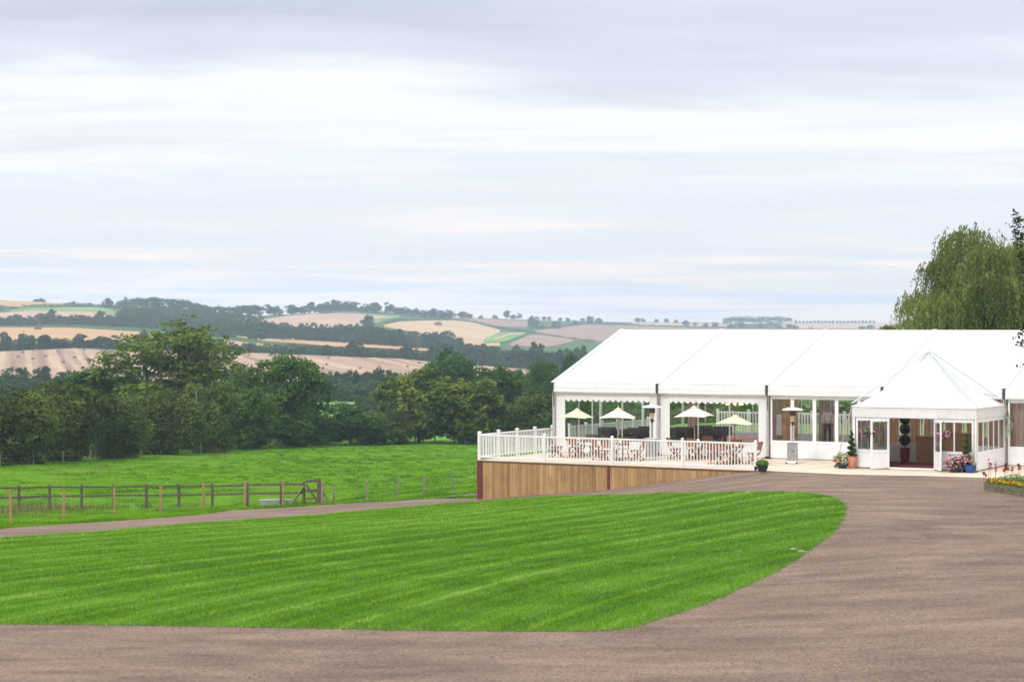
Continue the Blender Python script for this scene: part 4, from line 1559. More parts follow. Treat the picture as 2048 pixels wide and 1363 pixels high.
# straw stack and round bales on the stubble
p = far_pt(np.array(76.), np.array(660.))
s = p[1] / F
st = MB()
for (dx, dz, w, hh) in [(0, 0, 13, 6.5), (-1, 6.5, 9, 3.2), (1.5, 9.7, 4.5, 1.6)]:
    st.box((dx * s, 0, (dz + hh / 2) * s), (w * s, 9 * s, hh * s))
o = st.build('straw_stack', M['bale'], None, False, 0.25)
o.location = (p[0], p[1], p[2])
tag(o, 'stepped stack of straw bales at the top of the tan stubble field', 'straw stack')
bale0 = None
for px, py in [(36, 716), (66, 720), (91, 715), (115, 706), (126, 727), (149, 717), (180, 723), (197, 709), (214, 732), (38, 740), (300, 718), (484, 731), (512, 730), (612, 722), (653, 731), (657, 718), (720, 739), (815, 735), (860, 735), (838, 728), (47, 664), (46, 707), (168, 702)]:
    p = far_pt(np.array(float(px)), np.array(float(py)))
    if bale0 is None:
        mb = MB()
        mb.tube([(-.65, 0, .62), (.65, 0, .62)], .65, 16)
        bale0 = o = mb.build('round_bale', M['bale'], None, True)
    else:
        o = bale0.copy()
        COL.objects.link(o)
    o.location = (p[0], p[1], p[2] + .25)
    o.rotation_euler = (0, 0, FR.uniform(0, 3))
    o.scale = (.75, .7, .55)
    tag(o, 'small dark round bale lying on the stubble of the hillside', 'bale', 'round bales on the stubble')
# the white marker on the middle strip is a lone pale bale
p = far_pt(np.array(586.), np.array(680.))
mb = MB()
mb.box((0, 0, .7), (2.6, 1.6, 1.4))
o = mb.build('wrapped_bale', M['white'], None, False, .3)
o.location = (p[0], p[1], p[2] + .4)
tag(o, 'single white wrapped bale on the middle stubble strip', 'bale')
p = far_pt(np.array(876.), np.array(651.))
mb = MB()
mb.box((0, 0, 1.0), (7, 4, 2.0)).box((0.3, 0, 2.6), (5, 3, 1.2))
o = mb.build('straw_stack', M['bale'], None, False, .3)
o.location = (p[0], p[1], p[2] + .3)
tag(o, 'small dark straw stack alone on the rounded stubble field', 'straw stack')


# ---- willow behind the tent
def willow(name, px, yd, ptop, wpx, seed, label, strands, z_low, base_z=-1.0):
    rg = np.random.default_rng(seed)
    x = (px - 1024) / F * yd
    top = H - (ptop - YH) / F * yd - base_z
    w = wpx * yd / F
    root = empty(name, (x, yd, base_z), 0, label, 'tree', 'willows behind the tent')
    nl = 72
    k = np.arange(nl) + .5
    zc = -0.45 + 1.4 * k / nl
    zc = np.minimum(zc, .98)
    ph = k * 2.39996
    r = np.sqrt(np.maximum(0.03, 1 - zc ** 2))
    rad = w / 2
    LC = np.column_stack([r * np.cos(ph) * rad * .74, r * np.sin(ph) * rad * .74, top * (.44 + .43 * zc)]) + rg.normal(0, .8, (nl, 3)) * w / 14
    LR = rg.uniform(.12, .30, nl) * rad
    P0, D0, TT = [], [], []
    for c, rr in zip(LC, LR):
        n = strands // nl
        d = unit(rg, n)
        d[:, 2] = np.abs(d[:, 2]) * .8
        P0.append(c + d * rr * rg.choice([.75, .95, 1.0, 1.25], (n, 1), p=[.3, .35, .2, .15]) * rg.uniform(.8, 1.15, (n, 1)) * np.array([1, 1, .75]))
        D0.append(d)
        TT.append(np.clip(rg.normal(.48, .2) + rg.normal(0, .12, n), 0, 1))
    P0, D0, TT = np.vstack(P0), np.vstack(D0), np.concatenate(TT)
    n = len(P0)
    L = rg.uniform(.6, 2.3, n) * w / 11
    nl_ = 18
    s = (np.arange(nl_) + .5) / nl_
    # strands arch out and then hang
    out = D0[:, None, :] * np.array([1, 1, 0]) * (1 - (1 - s[None, :, None]) ** 2) * L[:, None, None] * .28
    drop = -(s[None, :] ** 1.35) * L[:, None]
    P = P0[:, None, :] + out
    P[:, :, 2] += drop + 0.10 * np.sin(s[None, :] * 3)
    P = P.reshape(-1, 3) + rg.normal(0, .035, (n * nl_, 3))
    P[:, 2] = np.maximum(P[:, 2], z_low)
    T = np.column_stack([rg.normal(0, .45, (n * nl_, 2)), -np.ones(n * nl_)])
    T /= np.linalg.norm(T, axis=1, keepdims=True)
    B = np.cross(T, unit(rg, n * nl_))
    B /= np.linalg.norm(B, axis=1, keepdims=True)
    ln = rg.uniform(.12, .24, n * nl_)[:, None] * max(.8, w / 11)
    wd = rg.uniform(.025, .045, n * nl_)[:, None] * max(.8, w / 11)
    V = np.stack([P, P + T * ln * .5 + B * wd, P + T * ln, P + T * ln * .5 - B * wd], 1)
    t = np.clip(np.repeat(TT, nl_) + rg.normal(0, .14, n * nl_), 0, 1)
    np_mesh('crown', V.reshape(-1, 3), np.arange(len(V) * 4).reshape(-1, 4), np.repeat(t, 4), LEAF['willow'], root)
    trunk_mesh(root, seed, .45 * w / 12, top * .55, LC[::2], M['bark'])
    return root


willow('willow_tree', 2010, 128, 440, 405, 501, 'big weeping willow rising behind the right part of the tent', 14000, 1.5)
willow('willow_tree', 1808, 140, 618, 150, 502, 'low willow sprays just above the tent ridge, left of the big willow', 1800, .8)
willow('willow_tree', 1900, 136, 572, 200, 503, 'lower leafy shoulder of willow between the big willow and the tent ridge', 4200, .8)


def overhanging_tree():
    """a tree just outside the right edge: dark twigs reach into the picture"""
    yd = 62.0
    X = lambda px: (px - 1024) / F * yd
    Zp = lambda py: H - (py - YH) / F * yd
    bx = X(2470)
    root = empty('roadside_tree', (bx, yd, z1(bx, yd)), 0, 'dark twigs of a near tree hanging in at the right edge of the photo', 'tree')
    rg = np.random.default_rng(88)
    rr = random.Random(88)
    zb = z1(bx, yd)
    mb = MB()
    mb.tube([(0, 0, -.2), (.1, 0, 3), (0, .1, 6), (-.1, 0, 9.5)], [.28, .21, .14, .05], 8)
    crown_mesh('crown', 89, 8.6, 7.0, 3.4, 16, 22, 24, .16, LEAF['overhang'], root, low=-.8, core=60)
    C, T = [], []
    for (p0, q0, p1, q1, n) in [(2100, 470, 2022, 436, 60), (2100, 500, 2030, 470, 60), (2110, 540, 2040, 510, 60), (2110, 575, 2046, 560, 40), (2100, 610, 2050, 590, 30), (2090, 640, 2034, 672, 26), (2095, 660, 2040, 690, 24), (2095, 690, 2046, 725, 20), (2120, 450, 2070, 430, 60)]:
        a = Vector((X(p0) - bx, rr.uniform(-.4, .4), Zp(q0) - zb))
        b = Vector((X(p1) - bx, rr.uniform(-.4, .4), Zp(q1) - zb))
        o_ = Vector((0, 0, max(3.2, a.z - .8)))
        mb.tube([o_, o_.lerp(a, .5) + Vector((0, 0, .35)), a, a.lerp(b, .6) + Vector((0, 0, .06)), b], [.05, .035, .016, .009, .004], 4, False)
        for k in range(n):
            c = a.lerp(b, rr.random() ** .7) + Vector((rr.gauss(0, .09), rr.gauss(0, .15), rr.gauss(-.06, .1)))
            C.append(tuple(c))
            T.append(rr.random())
    for k in range(420):
        C.append((X(2130) - bx + rr.gauss(0, .5), rr.gauss(0, .6), rr.uniform(Zp(620) - zb, Zp(440) - zb)))
        T.append(rr.random())
    V, t = clump_leaves(rg, np.array(C), np.full(len(C), .1), 5, .1, np.array(T), .6, 1, .3, .8)
    n = len(V)
    np_mesh('hanging_twigs', V.reshape(-1, 3), np.arange(n * 4).reshape(n, 4), np.repeat(t, 4), LEAF['overhang'], root)
    mb.build('trunk', M['bark'], root, True)


overhanging_tree()

# ------------------------------------------------------------------ the tent
TX, TY = 1.886, 96.5
DX, DY = 0.8813, -0.4725            # along the front wall, to the right
NX, NY = 0.4725, 0.8813             # into the tent
RZ = math.atan2(DY, DX)
BAY, NB, DEEP, EAVE, RIDGE = 5.0, 5, 13.8, 3.02, 5.33


def W(a, b, z=0.0):
    return Vector((TX + DX * a + NX * b, TY + DY * a + NY * b, z))


def to_local(v):
    dx, dy = v[0] - TX, v[1] - TY
    return (dx * DX + dy * DY, dx * NX + dy * NY)


tent = empty('marquee', (TX, TY, 0), RZ, 'long white party tent with a bright pitched roof, clear windows and glazed panels', 'tent')


def sheet_strip(pts_rows, name, mat, parent, smooth=True):
    """surface through rows of points"""
    mb = MB()
    n = len(pts_rows[0])
    vs = [p for r in pts_rows for p in r]
    fs = [(i * n + k, i * n + k + 1, (i + 1) * n + k + 1, (i + 1) * n + k) for i in range(len(pts_rows) - 1) for k in range(n - 1)]
    mb.add(vs, fs)
    return mb.build(name, mat, parent, smooth)


def roof_bay(k):
    a0, a1 = k * BAY, (k + 1) * BAY
    mid = DEEP / 2
    rows = []
    bs = [-.18 + (mid + .18) * i / 8 for i in range(9)] + [mid + (mid + .18) * i / 8 for i in range(1, 9)]
    for b in bs:
        f = 1 - abs(b - mid) / (mid + .18)
        z = EAVE + .02 + (RIDGE - EAVE) * f
        rows.append([(a0 + (a1 - a0) * j / 10, b, z - .05 * math.sin(math.pi * j / 10) * math.sin(math.pi * min(f, .98))) for j in range(11)])
    sheet_strip(rows, 'roof_panel', M['pvc'], tent)


for k in range(NB):
    roof_bay(k)
    a0, a1 = k * BAY + (.06 if k else .0), (k + 1) * BAY - .06
    prof = [(-.18, EAVE + .015), (-.20, EAVE - .05), (-.215, EAVE - .16), (-.205, EAVE - .27), (-.225, EAVE - .29), (-.235, EAVE - .34), (-.215, EAVE - .385), (-.18, EAVE - .395)]
    sheet_strip([[(a0 + (a1 - a0) * j / 12, b - .008 * math.sin(j * 1.9 + k), z - .012 * math.sin(math.pi * j / 12)) for j in range(13)] for b, z in prof], 'eave_valance', M['pvc_wall'], tent)
    sheet_strip([[(a0 + (a1 - a0) * j / 4, DEEP - b, z) for j in range(5)] for b, z in prof], 'eave_valance', M['pvc_wall'], tent)
for k in range(NB + 1):
    a = k * BAY
    mb = MB()
    mid = DEEP / 2
    for s in (0, 1):
        b0 = -.2 if s == 0 else DEEP + .2
        mb.bar((a, b0, EAVE + .034), (a, mid, RIDGE + .036), .22, .022)
    mb.build('roof_seam', M['keder'], tent, False, .008)
    for b in (-.10, DEEP + .10):
        sg = -1 if b < 0 else 1
        mb = MB()
        mb.box((a, b, 1.32), (.11, .10, 2.64)).box((a, b + sg * .06, 1.32), (.045, .02, 2.6))
        leg = mb.build('post', M['alu'], tent, False, .006)
        mb = MB()
        mb.box((a, b, .015), (.34, .30, .03)).box((a, b, .06), (.16, .15, .08))
        mb.build('base_plate', M['bracket'], leg)
        mb = MB()
        mb.box((a, b + sg * .10, EAVE - .17), (.085, .10, .42))
        for q in range(4):
            mb.box((a, b + sg * .155, EAVE - .03 - .09 * q), (.10, .03, .035))
        mb.tube([(a + .04, b + sg * .16, EAVE - .38), (a + .05, b + sg * .12, EAVE - .7), (a + .03, b + sg * .08, EAVE - 1.0)], .018, 5)
        mb.build('eave_bracket', M['bracket'], leg)


def window_wall(a0, a1, w0, w1, z0, z1, b, parent, scallop=True):
    """fabric wall with one clear window under a scalloped valance"""
    mb = MB()
    ht = EAVE - .30
    mb.span((a0, b - .01, .02), (w0, b + .01, ht)).span((w1, b - .01, .02), (a1, b + .01, ht))
    mb.span((w0, b - .012, .02), (w1, b + .012, z0)).span((w0, b - .012, z1), (w1, b + .012, ht))
    mb.box(((a0 + a1) / 2, b, .05), (a1 - a0, .04, .06))
    mb.build('wall_panel', M['pvc_wall'], parent)
    if scallop:
        n = int((w1 - w0) / .27 * 12)
        top, bot, topb, botb = [], [], [], []
        for i in range(n + 1):
            a = w0 - .03 + (w1 - w0 + .06) * i / n
            zz = z1 + .035 - .115 * abs(math.sin(math.pi * a / .27)) ** .75
            top.append((a, b - .035, z1 + .30))
            bot.append((a, b - .04, zz))
        sheet_strip([top, bot], 'scalloped_valance', M['pvc_wall'], parent, False)
    w = MB()
    w.add([(w0, b, z0), (w1, b, z0), (w1, b, z1), (w0, b, z1)], [(0, 1, 2, 3)]).build('window', M['film'], parent)
    mb = MB()
    for f in (1 / 3 - .01, 2 / 3 + .01):
        a = w0 + (w1 - w0) * f
        mb.box((a, b + .02, (z0 + z1) / 2), (.055, .03, z1 - z0 + .06))
    mb.build('window_bar', M['white'], parent)


def glazed_panel(parent, p0, p1, ztop, zsill, lights=1, name='glazed_panel', thick=.06, handle=False):
    """white framed panel: panes above, grooved boards below; p0, p1 are its ends on plan"""
    p0, p1 = Vector((p0[0], p0[1], 0)), Vector((p1[0], p1[1], 0))
    d = (p1 - p0)
    L = d.length
    d.normalize()
    st, bar = .075, .05
    up = lambda p, z: (p.x, p.y, z)
    mb = MB()
    nrm = d.cross(Vector((0, 0, 1)))
    mb.bar(up(p0 + d * st / 2, .03), up(p0 + d * st / 2, ztop), thick, st, up=tuple(d))
    mb.bar(up(p1 - d * st / 2, .03), up(p1 - d * st / 2, ztop), thick, st, up=tuple(d))
    for z, h in ((ztop - .06, .12), (zsill - .05, .10), (.09, .12)):
        mb.bar(up(p0 + d * (st - .002), z), up(p1 - d * (st - .002), z), thick * .9, h)
    inner = L - 2 * st
    for i in range(1, lights):
        q = p0 + d * (st + inner * i / lights)
        mb.bar(up(q, zsill - .01), up(q, ztop - .1), thick * .8, .05 if lights < 4 else .06, up=tuple(d))
    n = 3
    z0, z1_ = .15, zsill - .10
    for i in range(n):
        h = (z1_ - z0) / n
        mb.bar(up(p0 + d * (st - .004), z0 + h * (i + .5)), up(p1 - d * (st - .004), z0 + h * (i + .5)), thick * .42, h - .016)
    mb.bar(up(p0 + d * (st - .004), (z0 + z1_) / 2), up(p1 - d * (st - .004), (z0 + z1_) / 2), thick * .24, z1_ - z0 + .02)
    f = mb.build(name, M['white'], parent, False, .004)
    for i in range(lights):
        a = p0 + d * (st + inner * i / lights + (.025 if i else 0))
        b = p0 + d * (st + inner * (i + 1) / lights - (.025 if i < lights - 1 else 0))
        g = MB()
        g.add([up(a, zsill), up(b, zsill), up(b, ztop - .12), up(a, ztop - .12)], [(0, 1, 2, 3)])
        g.build('pane', M['glass'], f)
    if handle:
        hnd = MB()
        q = p1 - d * .05
        hnd.bar(up(q + nrm * .05, .86), up(q + nrm * .05, 1.08), .03, .03, up=tuple(d))
        hnd.build('handle', M['steel'], f)
    return f


for k in (0, 1):
    window_wall(k * 5 + .06, k * 5 + 4.94, k * 5 + .50, k * 5 + 4.56, .55, 2.31, 0.0, tent)
hd = MB()
hd.span((10.06, -.02, 2.60), (24.94, .02, EAVE - .30)).build('wall_header', M['pvc_wall'], tent)
for k in range(5):
    glazed_panel(tent, (10.1 + .965 * k, 0), (10.1 + .965 * (k + 1), 0), 2.60, .76)
for k in range(3):
    glazed_panel(tent, (15.1 + .965 * k, 0), (15.1 + .965 * (k + 1), 0), 2.60, .76)
for k in range(4):
    glazed_panel(tent, (20.12 + 1.2 * k, 0), (20.12 + 1.2 * (k + 1), 0), 2.60, .76)

# far side, gable ends and floor
mb = MB()
mb.span((0, -.05, -.06), (25, DEEP + .05, .012))
mb.build('floor', M['floor'], tent)
for k in range(NB):
    a0, a1 = k * 5 + .06, k * 5 + 4.94
    if k < 2:
        mb = MB()
        mb.span((a0, DEEP - .012, .02), (a1, DEEP + .012, .35)).span((a0, DEEP - .012, 2.5), (a1, DEEP + .012, EAVE - .28))
        mb.build('wall_panel', M['pvc_wall'], tent)
        g = MB()
        g.add([(a0, DEEP, .35), (a1, DEEP, .35), (a1, DEEP, 2.5), (a0, DEEP, 2.5)], [(0, 1, 2, 3)]).build('window', M['film'], tent)
        mb = MB()
        for f in (1.25, 2.5, 3.75):
            mb.box((k * 5 + f, DEEP - .03, 1.4), (.05, .03, 2.3))
        mb.build('window_bar', M['white'], tent)
    else:
        for j in range(5):
            glazed_panel(tent, (a0 + .97 * j, DEEP), (a0 + .97 * (j + 1), DEEP), 2.66, .40)


def drape(name, p0, p1, z0, z1, mat, parent, pleats, depth=.07, pinch=None):
    p0, p1 = Vector((p0[0], p0[1], 0)), Vector((p1[0], p1[1], 0))
    d = (p1 - p0).normalized()
    n = Vector((-d.y, d.x, 0))
    rows = []
    m = pleats * 8
    for i in range(9):
        t = i / 8
        row = []
        for j in range(m + 1):
            s = j / m
            if pinch:
                s2 = .5 + (s - .5) * (1 - pinch * math.exp(-((t - .62) / .28) ** 2))
            else:
                s2 = s
            q = p0.lerp(p1, s2) + n * depth * (math.sin(j / 8 * 2 * math.pi + .6 * math.sin(t * 3 + j * .2)) + .3 * math.sin(j * .9))
            row.append((q.x, q.y, z1 + (z0 - z1) * t))
        rows.append(row)
    return sheet_strip(rows, name, mat, parent)


rc = random.Random(31)
for j in range(15):
    a = 9.4 + 1.02 * j
    drape('curtain', (a, DEEP - .45), (a + rc.uniform(.78, .88), DEEP - .45), .03, 2.75, M['lining'], tent, 4, .06)
drape('curtain', (7.3, DEEP - .5), (8.1, DEEP - .5), .03, 2.8, M['pink'], tent, 5)
drape('curtain', (6.3, 9.2), (7.2, 9.0), .03, 3.2, M['pink'], tent, 6, .08)
drape('curtain', (0.5, DEEP - .5), (1.1, DEEP - .5), .03, 2.8, M['pink'], tent, 4)
drape('curtain', (4.7, DEEP - .5), (5.5, DEEP - .5), .03, 2.8, M['pink'], tent, 5)
drape('curtain', (20.25, .35), (22.1, .35), .03, 2.62, M['pink'], tent, 9, .06)
drape('curtain', (10.15, 1.2), (10.45, 2.3), .03, 2.75, M['lining'], tent, 4, .06)


def gable(a):
    mb = MB()
    pr = [(0, EAVE - .3), (DEEP, EAVE - .3), (DEEP, EAVE - .02), (DEEP / 2, RIDGE - .02), (0, EAVE - .02)]
    mb.add([(a - .01, b, z) for b, z in pr] + [(a + .01, b, z) for b, z in pr], [(0, 1, 2, 3, 4), (9, 8, 7, 6, 5)] + [(i, i + 5, (i + 1) % 5 + 5, (i + 1) % 5) for i in range(5)])
    mb.span((a - .012, .05, .02), (a + .012, DEEP - .05, .30)).span((a - .011, .05, 2.45), (a + .011, DEEP - .05, EAVE - .29))
    mb.span((a - .012, .03, .29), (a + .012, .35, 2.46))
    mb.build('gable_panel', M['pvc_wall'], tent)
    g = MB()
    g.add([(a, .35, .3), (a, DEEP - .05, .3), (a, DEEP - .05, 2.45), (a, .35, 2.45)], [(0, 1, 2, 3)]).build('window', M['film'], tent)
    mb = MB()
    for b in (4.6, 9.2):
        mb.box((a, b, 2.0), (.10, .10, 4.0))
    for b in (2.3, 6.9, 11.5):
        mb.box((a + .03, b, 1.38), (.03, .05, 2.2))
    mb.build('post', M['white'], tent)


gable(0.0)
gable(25.0)

# ------------------------------------------------------------------ entrance canopy
PA0, PA1, PB = 15.12, 20.0, -4.0
PE = 2.42
porch = empty('entrance_canopy', (TX, TY, 0), RZ, 'white pagoda porch with a peaked roof over the open double doors', 'porch')


def pagoda():
    ca, cb = (PA0 + PA1) / 2, PB / 2
    n = 12
    mb = MB()
    rows = []
    cs = [(PA0 - .04, PB - .04), (PA1 + .04, PB - .04), (PA1 + .04, .0), (PA0 - .04, .0)]
    rings = []
    for i in range(n + 1):
        t = i / n                     # 0 at the eave
        r = (1 - t)
        z = PE + (4.40 - PE) * (t ** 1.32 * .96 + t * .04)
        ring = []
        for s in range(4):
            p, q = Vector(cs[s]), Vector(cs[(s + 1) % 4])
            for k in range(8):
                u = k / 8
                e = p.lerp(q, u)
                v = Vector((ca, cb)).lerp(e, r * .985 + .015)
                zz = z - .05 * math.sin(math.pi * u) * math.sin(math.pi * min(1, t * 1.1)) * (1 - t)
                ring.append((v.x, v.y, zz))
        rings.append(ring)
    m = 32
    vs = [p for r in rings for p in r]
    fs = [(i * m + k, i * m + (k + 1) % m, (i + 1) * m + (k + 1) % m, (i + 1) * m + k) for i in range(n) for k in range(m)]
    mb.add(vs, fs)
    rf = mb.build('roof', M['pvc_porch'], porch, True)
    sp = MB()
    sp.lathe([(.06, 4.33), (.05, 4.42), (.035, 4.5), (.022, 4.7), (.008, 4.86)], 10, (ca, cb, 0))
    sp.build('mast', M['keder'], porch, True)
    for c in cs:
        t = MB()
        t.tube([(ca + (c[0] - ca) * .02, cb + (c[1] - cb) * .02, 4.50), (c[0], c[1], PE + .09)], .028, 6)
        t.build('strut', M['keder'], porch, True)
    # valance round three sides, a cord along its top edge
    for p, q in ((cs[0], cs[1]), (cs[1], cs[2]), (cs[3], cs[0])):
        p, q = Vector(p), Vector(q)
        d = (q - p).normalized()
        nn = Vector((d.y, -d.x))
        rows = []
        for z, o in ((PE + .01, 0), (PE - .05, .02), (PE - .07, .012), (PE - .25, .015), (PE - .44, .004), (PE - .46, -.02)):
            rows.append([tuple(p.lerp(q, j / 16) + nn * (o + (.012 * math.sin(j * 1.3) if -.3 < z - PE < -.1 else 0))) + (z,) for j in range(17)])
        sheet_strip(rows, 'valance', M['pvc_wall'], porch)
        cd = MB()
        cd.bar((*(p + nn * .02), PE - .055), (*(q + nn * .02), PE - .055), .012, .022)
        cd.build('valance_cord', M['alu'], porch)
    for c in (cs[0], cs[1], (PA1 + .04, -.02)):
        mb = MB()
        mb.box((c[0] + (.06 if c[0] < ca else -.06), c[1] + .06, 1.2), (.09, .09, 2.4))
        mb.build('post', M['white'], porch, False, .005)


pagoda()
fb = PB + .03
glazed_panel(porch, (PA0 + .10, fb), (PA0 + 1.44, fb), 1.96, .73, 1)
glazed_panel(porch, (PA0 + 3.26, fb), (PA1 - .10, fb), 1.96, .73, 2)
dw = .86
hl = Vector((PA0 + 1.45, fb - .04))
glazed_panel(porch, hl, (hl.x - dw * math.sin(math.radians(36)), hl.y - dw * math.cos(math.radians(36))), 1.95, .73, 1, 'door_leaf', .05, True)
hr = Vector((PA0 + 3.25, fb - .04))
glazed_panel(porch, hr, (hr.x + dw * math.sin(math.radians(34)), hr.y - dw * math.cos(math.radians(34))), 1.95, .73, 1, 'door_leaf', .05, True)
mb = MB()
mb.box(((PA0 + 1.44 + PA0 + 3.26) / 2, fb, .03), (1.82, .09, .06)).box(((PA0 + PA1) / 2, fb, 2.0), (PA1 - PA0 - .2, .06, .08))
mb.build('door_sill', M['white'], porch)
glazed_panel(porch, (PA1 - .01, PB + .14), (PA1 - .01, -.12), 1.96, .73, 5, 'side_panel')
glazed_panel(porch, (PA0 + .01, -.12), (PA0 + .01, PB + .14), 1.96, .73, 5, 'side_panel')
mb = MB()
mb.span((PA0 + .05, PB + .08, -.02), (PA1 - .05, -.06, .035))
mb.build('carpet', M['carpet'], porch)
# loose corner ropes and their plates, tied down at the front corners
for i, (c, e) in enumerate((((PA0 - .06, PB - .05, PE - .02), (PA0 - .62, PB - .32, .05)), ((PA1 + .06, PB - .05, PE - .02), (PA1 + .20, PB - .75, .05)))):
    mb = MB()
    c, e = Vector(c), Vector(e)
    mb.tube([c, e], .016, 5)
    r = mb.build('guy_rope', plain('guy webbing', (.48, .40, .30), .8) if i == 0 else M['guy'], porch, True)
    M['guy'] = r.data.materials[0]
    mb = MB()
    mb.tube([c.lerp(e, .86), e], .028, 6).box(e, (.10, .10, .06))
    mb.build('ratchet', M['bracket'], r)
# bundled plastic tie at the back right corner
mb = MB()
rr_ = random.Random(3)
mb.tube([(PA1 + .10, -.12, 2.25), (PA1 + .16, -.16, 1.9), (PA1 + .28, -.2, 1.6), (PA1 + .20, -.16, 1.32)], [.02, .06, .11, .03], 7)
mb.tube([(PA1 + .12, -.2, 2.2), (PA1 + .10, -.22, 1.7), (PA1 + .18, -.2, 1.2)], [.015, .03, .02], 6)
mb.build('tie_bundle', M['film'], porch, True)

# ------------------------------------------------------------------ terrace, paving, railings
FL, FRT = Vector((-1.43, 91.1, 0)), Vector((9.31, 84.35, 0))
RD = Vector((0.481, 0.877, 0)).normalized()
terrace = empty('terrace', FL, 0, 'raised cream terrace faced with vertical timber boards and two red steel posts', 'terrace')
TP = [FL, FRT, FRT + Vector((.15, .25, 0)), W(9.5, 0) + Vector((.1, 0, 0)), W(9.5, 16.5), W(-.6, 16.5) + Vector((-.05, 0, 0)), FL + RD * 6.2]
mb = MB()
n = len(TP)
mb.add([(p.x - FL.x, p.y - FL.y, -.02) for p in TP] + [(p.x - FL.x, p.y - FL.y, -.12) for p in TP], [tuple(range(n)), tuple(range(2 * n - 1, n - 1, -1))] + [(i, i + n, (i + 1) % n + n, (i + 1) % n) for i in range(n)])
mb.build('deck_top', M['cream_slab'], terrace)


def cladding(p, q, name='cladding'):
    """butted vertical boards from just under the deck down into the ground"""
    rg = random.Random(17)
    d = (q - p).normalized()
    nn = Vector((d.y, -d.x, 0))
    L = (q - p).length
    mb = MB()
    s = 0.0
    while s < L:
        w = min(rg.uniform(.135, .155), L - s + .001)
        m = p + d * (s + w / 2)
        zb = z1(m.x, m.y) - .15
        zt = -.045
        if zb < zt - .02:
            c = m + nn * (.03 + rg.uniform(0, .006)) - FL
            mb.box((c.x, c.y, (zb + zt) / 2), (w - .007, .022, zt - zb), math.atan2(d.y, d.x), min(1, max(0, rg.gauss(.5, .16))))
        s += w
    mb.build(name, M['board_wood'], terrace)


cladding(FL, FRT)
cladding(FL + RD * 6.2, FL)
mb = MB()
mb.bar((FL - FL) + Vector((0, 0, -.075)) + Vector((.0, -.045, 0)), (FRT - FL) + Vector((0, -.045, -.06)), .03, .07)
mb.build('edge_board', plain('dark edge trim', (.12, .07, .045), .8), terrace)
for t, w in ((0.012, .24), (.495, .11)):
    p = FL.lerp(FRT, t)
    zb = z1(p.x, p.y) - .2
    mb = MB()
    dd = (FRT - FL).normalized()
    q = p - FL + Vector((dd.y, -dd.x, 0)) * .07
    mb.box((q.x, q.y, (zb - .03) / 2), (w, .05, -.03 - zb), math.atan2(dd.y, dd.x))
    mb.build('steel_post', M['rust'], terrace, False, .006)

PAT = [FRT + Vector((.15, .25, 0)), Vector((9.85, 84.0, 0)), Vector((12.5, 82.0, 0)), Vector((15.2, 81.3, 0)), Vector((17.1, 80.3, 0)), Vector((20, 78.7, 0)), Vector((24, 76.9, 0)), Vector((30, 74.8, 0)), Vector((36, 84, 0)), W(26, -.1), W(26, 16.5), W(9.51, 16.5), W(9.51, 0) + Vector((.1, 0, 0))]
sheet('paving', [tuple(p[:2]) for p in PAT], 0, 1.0, M['cream_slab'], flat=-0.012)


def railing(p, q, nposts, spacing, label, group, name='white_railing', wide=.031, height=1.04, capped=True, base=True):
    """posts, two rails and turned balusters between p and q"""
    p, q = Vector(p), Vector(q)
    d = (q - p).normalized()
    L = (q - p).length
    rz = math.atan2(d.y, d.x)
    root = empty(name, p, rz, label, 'railing', group)
    for i in range(nposts):
        x = L * i / (nposts - 1)
        mb = MB()
        mb.box((x, 0, (height + .05) / 2 - .02), (.10, .10, height + .09))
        po = mb.build('post', M['white_rail'], root, False, .006)
        if capped:
            cp = MB()
            cp.box((x, 0, height + .075), (.15, .15, .03)).box((x, 0, height + .10), (.11, .11, .03))
            cp.build('post_cap', M['white_rail'], po, False, .008)
        else:
            cp = MB()
            cp.ball((x, 0, height + .06), .06, 10, (1, 1, .8))
            cp.build('post_cap', M['white_rail'], po, True)
    for z, h in ((height - .03, .065), (.11, .06)):
        mb = MB()
        mb.box((L / 2, 0, z), (L, .055, h))
        mb.build('rail', M['white_rail'], root, False, .006)
    n = int(L / spacing)
    bal = None
    seg = L / (nposts - 1)
    for i in range(n):
        x = (i + .5) * L / n
        if abs((x / seg) - round(x / seg)) * seg < .07:
            continue
        if bal is None:
            mb = MB()
            mb.box((0, 0, (height - .06 + .14) / 2), (wide, wide, height - .06 - .14))
            bal = b = mb.build('baluster', M['white_rail'], root)
        else:
            b = bal.copy()
            COL.objects.link(b)
            b.parent = root
        b.location = (x, 0, 0)
    return root


dfr = (FRT - FL).normalized()
rail_in = Vector((-dfr.y, dfr.x, 0)) * .06
railing(FL + rail_in + dfr * .05, FRT + rail_in, 5, .135, 'white railing along the front edge of the terrace before the tables', 'white railings', capped=False)
railing(FL + rail_in + RD * .12, FL + rail_in + RD * 6.6, 5, .135, 'white capped railing up the left side of the terrace', 'white railings')
railing(FL + rail_in + RD * 8.25, FL + rail_in + RD * 18.15, 7, .135, 'white capped railing seen through the leftmost tent window', 'white railings')
B0 = W(-.3, 15.9)
railing(W(1.0, 15.9), W(11.0, 15.9), 7, .15, 'white railing at the back seen through the second tent window', 'white railings', wide=.06, height=1.25)
railing(W(11.2, 15.9), W(24.0, 15.9), 8, .17, 'white railing at the back seen between the brown curtains', 'white railings', wide=.07, height=1.25)
mb = MB()
b = FRT + rail_in
mb.box((b.x, b.y - .07, .07), (.10, .07, .16)).tube([(b.x + .05, b.y - .08, .1), (b.x + .3, b.y - .12, .06), (b.x + .36, b.y - .2, -.03)], .012, 5)
o = mb.build('ground_socket', M['black'])
tag(o, 'small black socket box at the foot of the last front railing post', 'socket')

